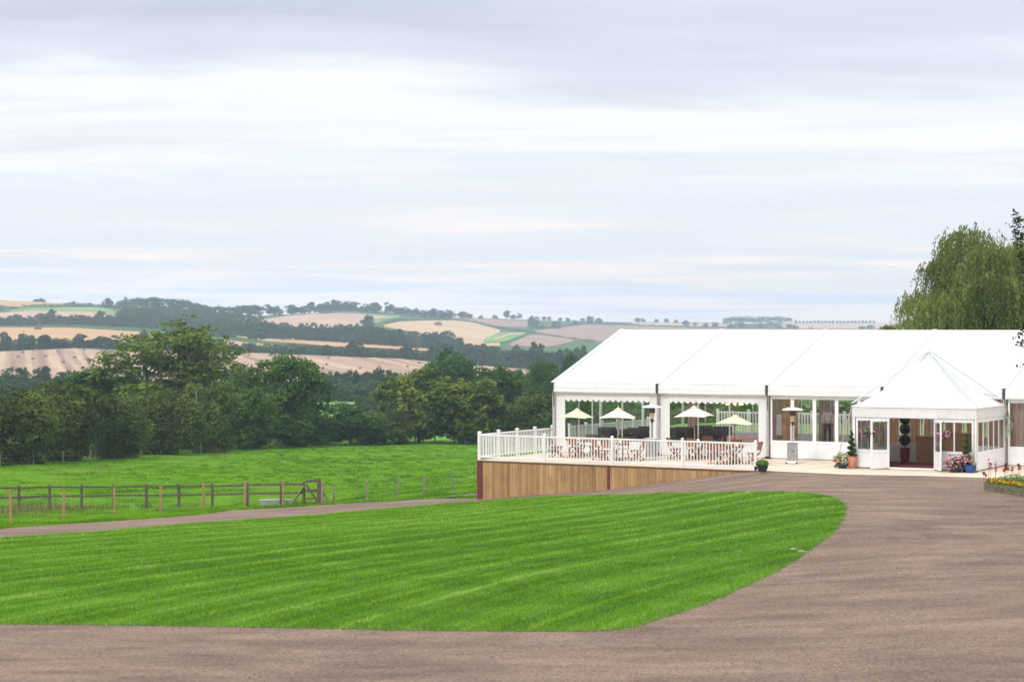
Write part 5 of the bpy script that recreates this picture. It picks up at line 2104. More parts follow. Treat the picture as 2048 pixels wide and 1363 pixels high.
# ------------------------------------------------------------------ garden furniture
def make_parasol(pole_mat, can_mat):
    root = empty('parasol', (0, 0, 0))
    mb = MB()
    mb.tube([(0, 0, 0.02), (0, 0, 2.0)], .022, 8)
    mb.build('pole', M[pole_mat], root, True)
    R = 1.0
    mb = MB()
    n = 10
    rows = []
    ring = []
    for i in range(n + 1):
        t = i / n
        for s in range(4):
            a, b = s * math.pi / 2, (s + 1) * math.pi / 2
            p, q = Vector((math.cos(a), math.sin(a))), Vector((math.cos(b), math.sin(b)))
            for k in range(8):
                e = p.lerp(q, k / 8)
                z = 2.20 - .40 * (t ** 1.05) - .02 * math.sin(math.pi * k / 8) * math.sin(math.pi * t) + (.035 * math.sin(math.pi * k / 8) if t == 1 else 0)
                ring.append((e.x * R * max(t, .02), e.y * R * max(t, .02), z))
    fs = [(i * 32 + k, (i + 1) * 32 + k, (i + 1) * 32 + (k + 1) % 32, i * 32 + (k + 1) % 32) for i in range(n) for k in range(32)]
    mb.add(ring, fs)
    can = mb.build('canopy', M[can_mat], root, False)
    sd = can.modifiers.new('thick', 'SOLIDIFY')
    sd.thickness = .012
    v = MB()
    v.add([(.20 * math.cos(i * math.pi / 2), .20 * math.sin(i * math.pi / 2), 2.155) for i in range(4)] + [(0, 0, 2.25)], [(0, 1, 4), (1, 2, 4), (2, 3, 4), (3, 0, 4)])
    v.build('vent_cap', M[can_mat], can)
    mb = MB()
    mb.lathe([(.018, 2.23), (.026, 2.27), (.014, 2.31), (.004, 2.33)], 8)
    mb.build('finial', M[pole_mat], root, True)
    mb = MB()
    for i in range(4):
        a = i * math.pi / 2
        mb.bar((0, 0, 2.15), (.97 * math.cos(a), .97 * math.sin(a), 1.79), .022, .025)
        mb.bar((0, 0, 1.72), (.5 * math.cos(a), .5 * math.sin(a), 1.955), .02, .02)
    mb.build('ribs', M[pole_mat], root)
    mb = MB()
    mb.lathe([(.26, 0), (.26, .05), (.10, .08), (.045, .10), (.04, .30), (.0, .30)], 20)
    mb.build('base', M['black'], root, True)
    return root


def make_table():
    root = empty('garden_table', (0, 0, 0))
    mb = MB()
    r = .44
    for i in range(9):
        y = -r + (i + .5) * 2 * r / 9
        hw = math.sqrt(max(.01, r * r - y * y))
        mb.box((0, y, .72), (2 * hw, 2 * r / 9 - .01, .022))
    mb.lathe([(r - .03, .685), (r + .005, .685), (r + .005, .712), (r - .03, .712)], 28)
    mb.build('table_top', M['teak'], root)
    for s in (-1, 1):
        for q in (-1, 1):
            mb = MB()
            mb.bar((q * .30, s * .20, 0), (-q * .30, s * (.20 + .03 * q), .69), .035, .055)
            mb.build('leg', M['teak'], root)
    mb = MB()
    mb.bar((.27, -.2, .07), (.27, .2, .07), .03, .04).bar((-.27, -.2, .07), (-.27, .2, .07), .03, .04)
    mb.build('stretcher', M['teak'], root)
    return root


def make_chair():
    """folding slatted chair; it faces +y"""
    root = empty('folding_chair', (0, 0, 0))
    mb = MB()
    for i in range(6):
        mb.box((0, -.18 + i * .075, .44 + .006 * (i - 2.5) * .5), (.42, .06, .02))
    mb.box((-.19, 0, .422), (.03, .42, .025)).box((.19, 0, .422), (.03, .42, .025))
    mb.build('seat', M['teak'], root)
    mb = MB()
    for z in (.60, .67, .74, .81):
        mb.box((0, -.235 - (z - .45) * .22, z), (.42, .018, .06))
    mb.box((0, -.235 - .42 * .22, .875), (.46, .025, .06))
    for s in (-1, 1):
        mb.bar((s * .21, -.20, .44), (s * .21, -.335, .90), .03, .035)
    mb.build('backrest', M['teak'], root)
    for s in (-1, 1):
        mb = MB()
        mb.bar((s * .225, -.27, 0), (s * .225, .19, .43), .03, .045)
        mb.build('leg', M['teak'], root)
        mb = MB()
        mb.bar((s * .195, .26, 0), (s * .195, -.20, .44), .03, .045)
        mb.build('leg', M['teak'], root)
    mb = MB()
    mb.bar((-.2, -.22, .05), (.2, -.22, .05), .03, .035).bar((-.2, .2, .06), (.2, .2, .06), .03, .035)
    mb.build('stretcher', M['teak'], root)
    return root


def make_candle():
    root = empty('candle_jar', (0, 0, 0))
    mb = MB()
    mb.lathe([(.035, 0), (.045, .03), (.045, .09), (.04, .10)], 12)
    mb.build('jar', M['candle'], root, True)
    return root


TABLES = [  # px of the pole, distance, top row of canopy, parasol kind, size, rotation
    (1152, 93.2, 811, 'g', .80, 22, 'leftmost table, under the pale green parasol', 'leftmost pale green parasol with a dark pole, by the left tent window'),
    (1235, 90.6, 809, 'c', 1.0, 38, 'second table from the left, under a cream parasol', 'cream parasol on a pale pole in front of the leftmost tent window'),
    (1390, 91.6, 806, 'c', .93, 20, 'third table from the left, under a cream parasol', 'cream parasol on a pale pole before the second tent window'),
    (1467, 88.6, 823, 'g', .95, 30, 'rightmost table, under the lower green parasol', 'pale green parasol on a dark pole, the one nearest the glazed panels'),
]
par_g, par_c = make_parasol('teak_dark', 'par_green'), make_parasol('pole_light', 'par_cream')
tab0, chair0, can0 = make_table(), make_chair(), make_candle()
used = set()


def take(o):
    if o.name in used:
        return copy_tree(o)
    used.add(o.name)
    return o


CH = [(196, 'left'), (255, 'near'), (62, 'far'), (352, 'right')]
for i, (px, yd, tp, kind, size, rot, tl, pl) in enumerate(TABLES):
    x = (px - 1024) / F * yd
    topz = H - (tp - YH) / F * yd
    o = take(par_g if kind == 'g' else par_c)
    o.location = (x, yd, -.02)
    o.rotation_euler = (0, math.radians((1.5, 1.0, -1.2, 2.5)[i]), math.radians(rot))
    o.scale = (size, size, topz / 2.33)
    tag(o, pl, 'parasol', 'parasols on the terrace')
    t = take(tab0)
    t.location = (x + .03, yd, -.02)
    t.rotation_euler = (0, 0, .4 + i)
    tag(t, 'round slatted wooden ' + tl, 'table', 'round tables on the terrace')
    for j, (ang, side) in enumerate(CH):
        a = math.radians(ang + (8, -10, 6, -14)[i] * (1 if j % 2 else -1))
        r = .82
        c = take(chair0)
        c.location = (x + math.cos(a) * r, yd + math.sin(a) * r, -.02)
        c.rotation_euler = (0, 0, a + math.pi / 2 + (.15, -.2, .1, -.1)[j])
        tag(c, 'slatted wooden folding chair on the %s side of the %s' % (side, tl.split(',')[0]), 'chair', 'folding chairs on the terrace')
    c = take(can0)
    c.location = (x + .12, yd - .14, .713)
    tag(c, 'glowing candle jar standing on the %s' % tl.split(',')[0], 'candle', 'candle jars on the tables')


def make_heater():
    root = empty('patio_heater', (0, 0, 0))
    mb = MB()
    mb.box((0, 0, .045), (.50, .50, .05)).box((0, 0, .08), (.44, .44, .03))
    bs = mb.build('base', M['hood'], root, False, .01)
    for sx in (-1, 1):
        mb = MB()
        mb.tube([(sx * .20, -.27, .04), (sx * .20, -.22, .04)], .04, 10)
        mb.build('wheel', M['black'], bs, True)
    mb = MB()
    v = []
    for z, s in ((.09, .205), (.85, .185)):
        v += [(-s, -s, z), (s, -s, z), (s, s, z), (-s, s, z)]
    mb.add(v, [(0, 3, 2, 1), (4, 5, 6, 7), (0, 1, 5, 4), (1, 2, 6, 5), (2, 3, 7, 6), (3, 0, 4, 7)])
    for x in (-.12, -.06, 0, .06, .12):
        mb.box((x, -.199, .47), (.012, .012, .7))
    cb = mb.build('cabinet', M['steel'], root, False, .006)
    mb = MB()
    mb.box((.05, -.206, .5), (.09, .02, .03))
    mb.build('handle', M['black'], cb)
    mb = MB()
    mb.box((0, 0, .87), (.50, .44, .025))
    mb.build('shelf', M['hood'], root, False, .005)
    mb = MB()
    mb.tube([(0, 0, .88), (0, 0, 1.56)], .045, 12)
    mb.build('pole', M['steel'], root, True)
    mb = MB()
    mb.lathe([(.05, 1.52), (.055, 1.62), (.10, 1.66), (.055, 1.68)], 14)
    mb.tube([(.06, 0, 1.60), (.11, 0, 1.58)], .02, 8)
    mb.build('control_head', M['black'], root, True)
    mb = MB()
    mb.lathe([(.055, 1.68), (.115, 1.92), (.115, 1.93)], 16)
    mb.build('burner', M['amber'], root, True)
    mb = MB()
    mb.lathe([(.125, 1.92), (.135, 1.98), (.135, 2.14), (.11, 2.16)], 18)
    mb.build('emitter', M['emitter'], root, True)
    mb = MB()
    mb.lathe([(.41, 2.15), (.43, 2.155), (.40, 2.19), (.25, 2.235), (.10, 2.262), (.0, 2.268)], 32)
    mb.build('hood', M['hood'], root, True)
    return root


h0 = make_heater()
for i, (px, py, yd, lab) in enumerate([(1304, 917, 91.4, 'steel patio heater with a white hood standing behind the front railing'), (1585, 925, 88.6, 'steel patio heater with a white hood on the paving before the glazed panels')]):
    o = h0 if i == 0 else copy_tree(h0)
    o.location = ((px - 1024) / F * yd, yd, -.015)
    o.rotation_euler = (0, 0, RZ + (.05, .2)[i])
    tag(o, lab, 'patio heater', 'patio heaters')

# ------------------------------------------------------------------ inside the tent
def make_armchair():
    root = empty('wicker_armchair', (0, 0, 0))
    mb = MB()
    mb.box((0, .0, .24), (.74, .70, .36))
    for s in (-1, 1):
        mb.box((s * .36, -.02, .34), (.13, .74, .56))
    mb.build('body', M['wicker'], root, False, .05)
    mb = MB()
    mb.add([(-.38, -.30, .2), (.38, -.30, .2), (.38, -.40, .95), (-.38, -.40, .95), (-.38, -.42, .2), (.38, -.42, .2), (.38, -.50, .97), (-.38, -.50, .97)],
           [(0, 1, 2, 3), (5, 4, 7, 6), (4, 0, 3, 7), (1, 5, 6, 2), (3, 2, 6, 7), (4, 5, 1, 0)])
    mb.build('backrest', M['wicker'], root, False, .04)
    mb = MB()
    mb.box((0, .05, .47), (.58, .60, .13))
    mb.build('cushion', M['wicker'], root, False, .04)
    return root


arm0 = make_armchair()
AL = [(1214, 99.6, .95, 3.1, 'second in the first tent window'), (1262, 98.0, .92, 3.3, 'at the window bar of the first tent window'), (1364, 96.7, 1.1, 2.9, 'second in the row behind the third parasol'),
      (1394, 96.1, 1.08, 3.4, 'just right of the third parasol pole'), (1426, 95.6, 1.15, 3.0, 'behind the window bar of the second tent window'),
      (1203, 100.2, .86, 2.6, 'leftmost, seen behind the first table'), (1228, 99.0, .9, 3.6, 'third in the first tent window'), (1250, 98.6, .98, 2.2, 'fourth in the first tent window'),
      (1273, 97.4, .98, 3.9, 'right of the window bar of the first tent window'), (1291, 96.8, 1.12, 2.9, 'tall backed, just behind the left patio heater'), (1352, 97.0, 1.05, 3.5, 'at the left end of the second tent window'),
      (1377, 96.4, 1.02, 2.4, 'behind the pole of the third parasol'), (1412, 95.9, 1.2, 3.3, 'tall, left of the window bar of the second window'), (1440, 95.2, 1.2, 2.8, 'tall, at the right end of the dark row')]
for i, (px, yd, hh, rz, lab) in enumerate(AL):
    o = arm0 if i == 0 else copy_tree(arm0)
    o.location = ((px - 1024) / F * yd, yd, .012)
    o.rotation_euler = (0, 0, rz)
    o.scale = (1.1, 1.1, hh)
    tag(o, 'dark wicker armchair inside the tent, ' + lab, 'armchair', 'dark armchairs inside the tent')
root = empty('pink_sofa', ((1490 - 1024) / F * 93.6, 93.6, .012), RZ, 'low pink sofa inside behind the second tent window', 'sofa')
mb = MB()
mb.box((0, 0, .25), (2.0, .8, .5)).build('seat', M['pinkcloth'], root, False, .05)
mb = MB()
mb.box((0, .45, .4), (2.0, .2, .8)).build('backrest', M['pinkcloth'], root, False, .05)
c = Vector(((1469 - 1024) / F * 100, 100, 0))
root = empty('chandelier', (c.x, c.y, 1.9), 0, 'small lit chandelier hanging inside behind the second tent window', 'chandelier')
mb = MB()
mb.tube([(0, 0, .1), (0, 0, 3.2)], .012, 5).ball((0, 0, .02), .07, 8)
for k in range(8):
    a = k * math.pi / 4
    mb.tube([(0, 0, .05), (.2 * math.cos(a), .2 * math.sin(a), -.08), (.36 * math.cos(a), .36 * math.sin(a), .02)], .012, 5)
mb.build('frame', plain('old gold', (.5, .33, .12), .4, .6), root, True)
for k in range(8):
    a = k * math.pi / 4
    mb = MB()
    mb.ball((.36 * math.cos(a), .36 * math.sin(a), .07), .035, 8, (1, 1, 1.4))
    mb.build('bulb', M['bulb'], root, True)
# easel
ex = Vector(((1567 - 1024) / F * 96.0, 96.0, .012))
root = empty('easel', ex, RZ + .2, 'wooden easel with a tall white board inside the first glazed panel', 'easel')
mb = MB()
for s in (-1, 1):
    mb.bar((s * .34, -.12, 0), (s * .06, .02, 1.75), .04, .03)
mb.bar((0, .5, 0), (0, .02, 1.7), .04, .03).bar((-.3, -.13, .72), (.3, -.13, .72), .04, .05)
mb.build('stand', M['pole_light'], root)
mb = MB()
mb.add([(-.30, -.15, .75), (.30, -.15, .75), (.30, -.02, 1.65), (-.30, -.02, 1.65), (-.30, -.13, .75), (.30, -.13, .75), (.30, 0, 1.65), (-.30, 0, 1.65)], [(0, 1, 2, 3), (5, 4, 7, 6), (0, 4, 5, 1), (1, 5, 6, 2), (2, 6, 7, 3), (3, 7, 4, 0)])
mb.build('board', M['white'], root)
# counters behind the open doors
for px, yd, s, lab in ((1868, 88.2, (1.3, .6, 1.05), 'light oak counter seen through the open double doors'), (1922, 86.8, (1.1, .6, 1.25), 'tall light oak counter behind the right porch window')):
    p = Vector(((px - 1024) / F * yd, yd, .012))
    root = empty('oak_counter', p, RZ, lab, 'counter')
    mb = MB()
    mb.box((0, 0, s[2] / 2), s).build('body', M['box_wood'], root, False, .01)
    mb = MB()
    mb.box((0, 0, s[2] + .02), (s[0] + .06, s[1] + .06, .04)).build('worktop', M['box_wood'], root)


def ball_topiary():
    p = W(16.22, -1.0, .036)
    root = empty('ball_topiary', p, 0, 'dark three ball topiary in a tall maroon planter just inside the open doors', 'topiary')
    mb = MB()
    mb.lathe([(.155, 0), (.205, .58), (.21, .62), (.17, .62), (.16, .55)], 20)
    mb.build('planter', M['maroon_pot'], root, True)
    mb = MB()
    mb.tube([(0, 0, .5), (0, 0, 1.75)], .025, 7)
    mb.build('stem', M['bark'], root, True)
    rg = np.random.default_rng(4)
    for z, r in ((.92, .24), (1.36, .22), (1.76, .22)):
        d = unit(rg, 900)
        P = d * r * rg.uniform(.75, 1.0, (900, 1)) + np.array([0, 0, z])
        N = d + unit(rg, 900) * .6
        N /= np.linalg.norm(N, axis=1, keepdims=True)
        V = leaf_quads(rg, P, N, .055)
        np_mesh('leaf_ball', V.reshape(-1, 3), np.arange(3600).reshape(900, 4), np.repeat(rg.random(900), 4), LEAF['topiary_dark'], root)


ball_topiary()


def spiral_topiary(p, h, pot, label):
    root = empty('spiral_topiary', p, 0, label, 'topiary', 'spiral topiaries beside the entrance')
    if pot == 'terracotta':
        mb = MB()
        mb.lathe([(.10, 0), (.16, .10), (.215, .26), (.20, .38), (.15, .44), (.175, .48), (.14, .48), (.12, .42)], 20)
        mb.build('pot', M['terracotta'], root, True)
        z0 = .46
    else:
        mb = MB()
        mb.lathe([(.14, 0), (.20, .34), (.21, .38), (.17, .38), (.16, .32)], 18)
        mb.build('pot', M['dark_pot'], root, True)
        z0 = .36
    mb = MB()
    mb.tube([(0, 0, z0 - .06), (0, 0, z0 + h * .95)], [.025, .012], 6)
    mb.build('stem', M['bark'], root, True)
    rg = np.random.default_rng(6)
    n = 4200
    t = rg.random(n) ** 1.25
    turns = 4.6
    a = t * turns * 2 * np.pi
    R = .17 * (1 - t) ** .8 + .025
    off = R * .50
    C = np.column_stack([np.cos(a) * off, np.sin(a) * off, z0 + .03 + t * h])
    d = unit(rg, n)
    P = C + d * (R * .72)[:, None] * np.array([1, 1, .52]) * rg.uniform(.8, 1.05, (n, 1))
    N = d + unit(rg, n) * .6
    N /= np.linalg.norm(N, axis=1, keepdims=True)
    V = leaf_quads(rg, P, N, .045)
    np_mesh('foliage', V.reshape(-1, 3), np.arange(n * 4).reshape(n, 4), np.repeat(np.clip(rg.normal(.45, .2, n), 0, 1), 4), LEAF['box'], root)


def flowers(root, seed, centre, rad, nl, nf, leaf, fmat, hz=.8, fsize=.05, lsize=.07, low=-.2, split=None):
    """leafy mound with blooms scattered over it"""
    rg = np.random.default_rng(seed)
    c = np.array(centre)
    d = unit(rg, nl)
    d[:, 2] = np.maximum(d[:, 2], low)
    P = c + d * rad * rg.uniform(.5, 1.0, (nl, 1)) * np.array([1, 1, hz])
    N = d + np.array([0, 0, .5]) + unit(rg, nl) * .8
    N /= np.linalg.norm(N, axis=1, keepdims=True)
    V = leaf_quads(rg, P, N, lsize)
    np_mesh('foliage', V.reshape(-1, 3), np.arange(nl * 4).reshape(nl, 4), np.repeat(rg.random(nl), 4), LEAF[leaf], root)
    d = unit(rg, nf)
    d[:, 2] = np.maximum(d[:, 2], low)
    P = c + d * rad * rg.uniform(.92, 1.12, (nf, 1)) * np.array([1, 1, hz])
    K = 5
    base = np.repeat(P, K, 0)
    N = np.repeat(d, K, 0) * 1.0 + unit(rg, nf * K) * .7
    N /= np.linalg.norm(N, axis=1, keepdims=True)
    V = leaf_quads(rg, base + unit(rg, nf * K) * fsize * .35, N, fsize, .85)
    tf = rg.random(nf) if split is None else np.clip(.5 + .5 * (P[:, 0] - c[0]) / rad + rg.normal(0, .2, nf), 0, 1)
    np_mesh('blossoms', V.reshape(-1, 3), np.arange(nf * K * 4).reshape(-1, 4), np.repeat(np.repeat(tf, K), 4), fmat, root)


spiral_topiary(W(PA0 + .03, PB - .30, -.012), .98, 'terracotta', 'spiral clipped box in a round terracotta pot left of the entrance')
spiral_topiary(W(PA1 - .27, PB - .28, -.012), 1.05, 'dark', 'spiral clipped box rising behind the pink flowers right of the entrance')


def bowl(name, p, r, h, mat, label, cat='flower pot', group='flower pots by the entrance'):
    root = empty(name, p, 0, label, cat, group)
    mb = MB()
    mb.lathe([(r * .6, 0), (r * .9, h * .5), (r, h), (r * .93, h), (r * .85, h * .8)], 20)
    mb.build('pot', mat, root, True)
    return root


q = W(PA0 - .30, PB - .42, -.012)
r_ = bowl('flower_pot', q, .26, .26, M['dark_pot'], 'dark bowl of white, pink and yellow bedding flowers beside the terracotta pot')
flowers(r_, 1, (0, 0, .36), .36, 900, 110, 'plant', M['fl_mix'], .72, .05, .06, -.35)
rg = np.random.default_rng(2)
d = unit(rg, 260)
P = np.array([.05, -.15, .34]) + d * .24 * np.array([1, .8, .8])
np_mesh('white_blossoms', leaf_quads(rg, P, unit(rg, 260), .035, .9).reshape(-1, 3), np.arange(1040).reshape(-1, 4), np.repeat(rg.random(260) * .4, 4), M['fl_white'], r_)
q = W(PA1 - .62, PB - .62, -.012)
r_ = bowl('flower_pot', q, .30, .30, M['dark_pot'], 'overflowing bowl of pink and white petunias under the right spiral box')
flowers(r_, 3, (0, 0, .34), .42, 900, 150, 'plant', M['fl_pink'], .75, .065, .07, -.5)
d = unit(rg, 240)
P = np.array([.0, -.05, .52]) + d * .26 * np.array([1.2, .8, .5])
np_mesh('white_blossoms', leaf_quads(rg, P, unit(rg, 240), .05, .9).reshape(-1, 3), np.arange(960).reshape(-1, 4), np.repeat(rg.random(240) * .5, 4), M['fl_white'], r_)
q = W(PA1 - .05, PB - .62, -.012)
r_ = bowl('flower_pot', q, .23, .28, M['blue_glaze'], 'glossy blue pot of pink flowers at the right corner of the porch')
flowers(r_, 5, (-.12, 0, .46), .26, 500, 60, 'plant', M['fl_pink'], .95, .055, .06, -.1)
q = at_z(1525, 943, -.012)
r_ = bowl('plant_pot', q, .22, .25, M['dark_pot'], 'slate blue pot with a bright green leafy plant beside the last railing post', 'plant pot', None)
rg = np.random.default_rng(7)
d = unit(rg, 420)
d[:, 2] = np.abs(d[:, 2])
P = np.array([0, 0, .27]) + d * .25 * rg.uniform(.5, 1.05, (420, 1)) * np.array([1, 1, .8])
N = d * .4 + np.array([0, -.2, .8]) + unit(rg, 420) * .5
N /= np.linalg.norm(N, axis=1, keepdims=True)
np_mesh('foliage', leaf_quads(rg, P, N, .13, .55).reshape(-1, 3), np.arange(1680).reshape(-1, 4), np.repeat(rg.random(420), 4), LEAF['plant'], r_)


def hanging_basket(p, r, seed, label, top):
    root = empty('hanging_basket', p, 0, label, 'hanging basket', 'hanging baskets on the doors')
    mb = MB()
    mb.lathe([(.03, -r * .75), (r * .55, -r * .6), (r * .75, -r * .25), (r * .78, 0), (r * .7, 0)], 16)
    mb.build('basket', M['dark_pot'], root, True)
    mb = MB()
    for k in range(3):
        a = k * 2.094
        mb.tube([(r * .7 * math.cos(a), r * .7 * math.sin(a), 0), (0, 0, top)], .006, 4)
    mb.build('chain', M['black'], root)
    flowers(root, seed, (0, 0, 0), r, 420, 60, 'plant', M['fl_pink'], .62, .06, .055, -.8)


hanging_basket(W(PA0 + .80, PB - .45, 1.42), .34, 8, 'hanging basket of pink and red flowers left of the open doors', .5)
hanging_basket(W(PA0 + 3.72, PB - .35, 1.40), .26, 9, 'hanging basket of bright pink petunias right of the open doors', .52)


def flower_trough():
    p0, p1 = at_z(1969, 981, -.04), at_z(2100, 1003, -.04)
    d = p1 - p0
    rz = math.atan2(d.y, d.x)
    L = d.length
    root = empty('flower_trough', p0, rz, 'low wooden trough of orange marigolds and dark red spikes at the right edge', 'planter')
    mb = MB()
    for z in (.10, .24):
        mb.box((L / 2, 0, z - .02), (L, .06, .135)).box((0.03, .55, z - .02), (.06, 1.1, .135)).box((L / 2, 1.1, z - .02), (L, .06, .135)).box((L - .03, .55, z - .02), (.06, 1.1, .135))
    mb.build('timber_sides', plain('mossy sleeper', (.16, .135, .08), .9, 0, .35, 5, .5, 30), root, False, .012)
    mb = MB()
    mb.span((.06, .03, .0), (L - .06, 1.07, .25)).build('soil', plain('potting soil', (.04, .028, .02), .95), root)
    rg = np.random.default_rng(15)
    n = 5200
    P = np.column_stack([rg.uniform(.0, L, n), rg.uniform(-.04, 1.0, n), np.zeros(n)])
    P[:, 2] = .24 + rg.random(n) * (.14 + .22 * P[:, 1])
    N = np.column_stack([rg.normal(0, .7, n), rg.normal(-.4, .5, n), rg.normal(.5, .5, n)])
    N /= np.linalg.norm(N, axis=1, keepdims=True)
    np_mesh('foliage', leaf_quads(rg, P, N, .075, .4).reshape(-1, 3), np.arange(n * 4).reshape(-1, 4), np.repeat(rg.random(n) * .7, 4), LEAF['plant'], root)
    m = 150
    C = np.column_stack([rg.uniform(.02, L, m), rg.uniform(-.06, .42, m), np.zeros(m)])
    C[:, 2] = .33 + rg.random(m) * .10
    B = np.repeat(C, 9, 0) + unit(rg, m * 9) * .028
    np_mesh('marigolds', leaf_quads(rg, B, unit(rg, m * 9), .045, .9).reshape(-1, 3), np.arange(m * 36).reshape(-1, 4), np.repeat(np.repeat(rg.random(m), 9), 4), M['fl_bed'], root)
    P, T = [], []
    stems = MB()
    for x, y, h, t in [(.10, .10, .85, .9), (.30, .25, .82, .3), (.42, .2, .78, .34), (-.03, -.02, .40, .0), (-.02, .05, .32, .55), (.02, .2, .72, .05), (.75, .4, .66, .0), (.72, .5, .6, .55), (1.05, .5, .62, .0), (1.42, .55, .75, .0), (1.40, .6, .7, .55), (.85, .3, .58, .6)]:
        stems.tube([(x, y, .24), (x + .02, y, .24 + h * .75)], .006, 4)
        for k in range(34):
            P.append((x + .02 + rg.normal(0, .022), y + rg.normal(0, .022), .24 + h * rg.uniform(.55 if h > .75 else .78, 1.0)))
            T.append(t)
    P = np.array(P)
    np_mesh('red_spikes', leaf_quads(rg, P, unit(rg, len(P)), .05, .8).reshape(-1, 3), np.arange(len(P) * 4).reshape(-1, 4), np.repeat(np.array(T), 4), M['fl_red'], root)
    stems.build('stems', LEAF['plant'], root)


flower_trough()
for px, py, s, lab in ((1588, 1101, .10, 'pale rounded stone in the grass near the bend of the lawn edge'), (1604, 1106, .11, 'flat pale stone half sunk at the lawn edge by the bend')):
    g_ = gp(px, py)
    mb = MB()
    rs = random.Random(px)
    mb.ball((0, 0, 0), s, 10, (1.2, .9, .55))
    mb.v = [(x * rs.uniform(.9, 1.1), y * rs.uniform(.9, 1.1), z * rs.uniform(.9, 1.1)) for x, y, z in mb.v]
    o = mb.build('edge_stone', M['stone'], None, True)
    o.location = (g_.x, g_.y, g_.z + .03)
    tag(o, lab, 'stone')


# ------------------------------------------------------------------ the person inside
def person():
    yd = 103.0
    x = (1655 - 1024) / F * yd
    def skin(name, pts, edges, rad, mat, parent):
        me = bpy.data.meshes.new(name)
        me.from_pydata(pts, edges, [])
        o = bpy.data.objects.new(name, me)
        COL.objects.link(o)
        md = o.modifiers.new('skin', 'SKIN')
        for v, r in zip(me.skin_vertices[0].data, rad):
            v.radius = r if isinstance(r, tuple) else (r, r)
        me.skin_vertices[0].data[0].use_root = True
        sb = o.modifiers.new('sub', 'SUBSURF')
        sb.levels = sb.render_levels = 2
        md.use_smooth_shade = True
        me.materials.append(mat)
        o.parent = parent
        return o
    # facing -y (towards the camera), left arm hanging, right arm a little out
    pts = [(0, 0, .95), (0, 0, 1.15), (0, .01, 1.38), (0, .01, 1.48), (0, -.01, 1.56), (0, -.015, 1.66), (0, -.01, 1.755),
           (.17, .01, 1.42), (.22, .02, 1.15), (.24, -.05, .90), (.245, -.07, .80),
           (-.17, .01, 1.42), (-.24, .02, 1.16), (-.23, -.06, .91), (-.225, -.09, .81),
           (.095, 0, .88), (.11, -.01, .50), (.12, .02, .09), (.13, -.13, .03),
           (-.095, 0, .88), (-.11, -.01, .50), (-.12, .02, .09), (-.13, -.13, .03)]
    ed = [(0, 1), (1, 2), (2, 3), (3, 4), (4, 5), (5, 6), (2, 7), (7, 8), (8, 9), (9, 10), (2, 11), (11, 12), (12, 13), (13, 14), (0, 15), (15, 16), (16, 17), (17, 18), (0, 19), (19, 20), (20, 21), (21, 22)]
    rad = [(.15, .11), (.14, .10), (.16, .105), (.06, .06), (.075, .085), (.08, .10), (.055, .07),
           .06, .045, .035, .04, .06, .045, .035, .04, .09, .06, .042, .04, .09, .06, .042, .04]
    body = skin('person', pts, ed, rad, M['skin'], None)
    body.location = (x, yd, .012)
    tag(body, 'person in a white shirt and dark trousers standing inside behind the third glazed panel', 'person')
    skin('shirt', [(0, 0, .90), (0, 0, 1.15), (0, .01, 1.38), (0, .01, 1.45), (.17, .01, 1.42), (.225, .02, 1.12), (.24, -.05, .94), (-.17, .01, 1.42), (-.24, .02, 1.13), (-.232, -.06, .94)],
         [(0, 1), (1, 2), (2, 3), (2, 4), (4, 5), (5, 6), (2, 7), (7, 8), (8, 9)], [(.165, .125), (.155, .115), (.175, .12), (.075, .075), .075, .058, .048, .075, .058, .048], M['shirt'], body)
    skin('trousers', [(0, 0, .95), (.095, 0, .86), (.11, -.01, .50), (.12, .02, .08), (-.095, 0, .86), (-.11, -.01, .50), (-.12, .02, .08)],
         [(0, 1), (1, 2), (2, 3), (0, 4), (4, 5), (5, 6)], [(.155, .12), .105, .078, .062, .105, .078, .062], M['trouser'], body)
    mb = MB()
    mb.ball((0, .015, 1.70), .105, 12, (.92, 1.05, .95))
    mb.v = [p for p in mb.v]
    o = mb.build('hair', M['hair'], body, True)
    o.location = (0, .03, .035)
    mb = MB()
    mb.ball((0, -.115, 1.645), .016, 6, (.8, 1.2, 1.4))
    for s in (-1, 1):
        mb.ball((s * .085, 0, 1.655), .022, 6, (.5, .9, 1.4))
    mb.build('nose_and_ears', M['skin'], body, True)
    mb = MB()
    for s in (-1, 1):
        mb.ball((s * .032, -.100, 1.675), .011, 6)
    mb.box((0, -.104, 1.605), (.05, .012, .01))
    mb.build('eyes_and_mouth', M['hair'], body, True)
    for s, hx, hy, hz in ((1, .245, -.07, .80), (-1, -.225, -.09, .81)):
        mb = MB()
        for k, (dx, L) in enumerate(((-.028, .062), (-.010, .072), (.009, .068), (.027, .054))):
            mb.tube([(hx + dx * .5, hy + dx, hz - .02), (hx + dx * .6, hy + dx - .005, hz - .02 - L * .6), (hx + dx * .6 - s * .012, hy + dx - .014, hz - .02 - L)], [.010, .009, .007], 6)
        mb.tube([(hx, hy - .03, hz + .02), (hx - s * .012, hy - .055, hz - .01), (hx - s * .016, hy - .06, hz - .035)], [.011, .010, .008], 6)
        mb.build('fingers', M['skin'], body, True)


person()

# ------------------------------------------------------------------ pasture fences
def post_mb(mb, p, h, w, lean=(0, 0), tint=.5):
    top = Vector((p.x + lean[0], p.y + lean[1], p.z + h))
    mb.bar((p.x, p.y, p.z - .25), top, w, w)
    return top


def wires(mb, P, heights, r=.004, vert=.0):
    for a, b in zip(P[:-1], P[1:]):
        for h in heights:
            mb.bar(a + Vector((0, 0, h)), b + Vector((0, 0, h)), r, r)
        if vert:
            n = int((b - a).length / vert)
            for k in range(1, n):
                q = a.lerp(b, k / n)
                mb.bar(q + Vector((0, 0, heights[0])), q + Vector((0, 0, heights[-1])), r * .8, r * .8, up=(0, 1, 0))


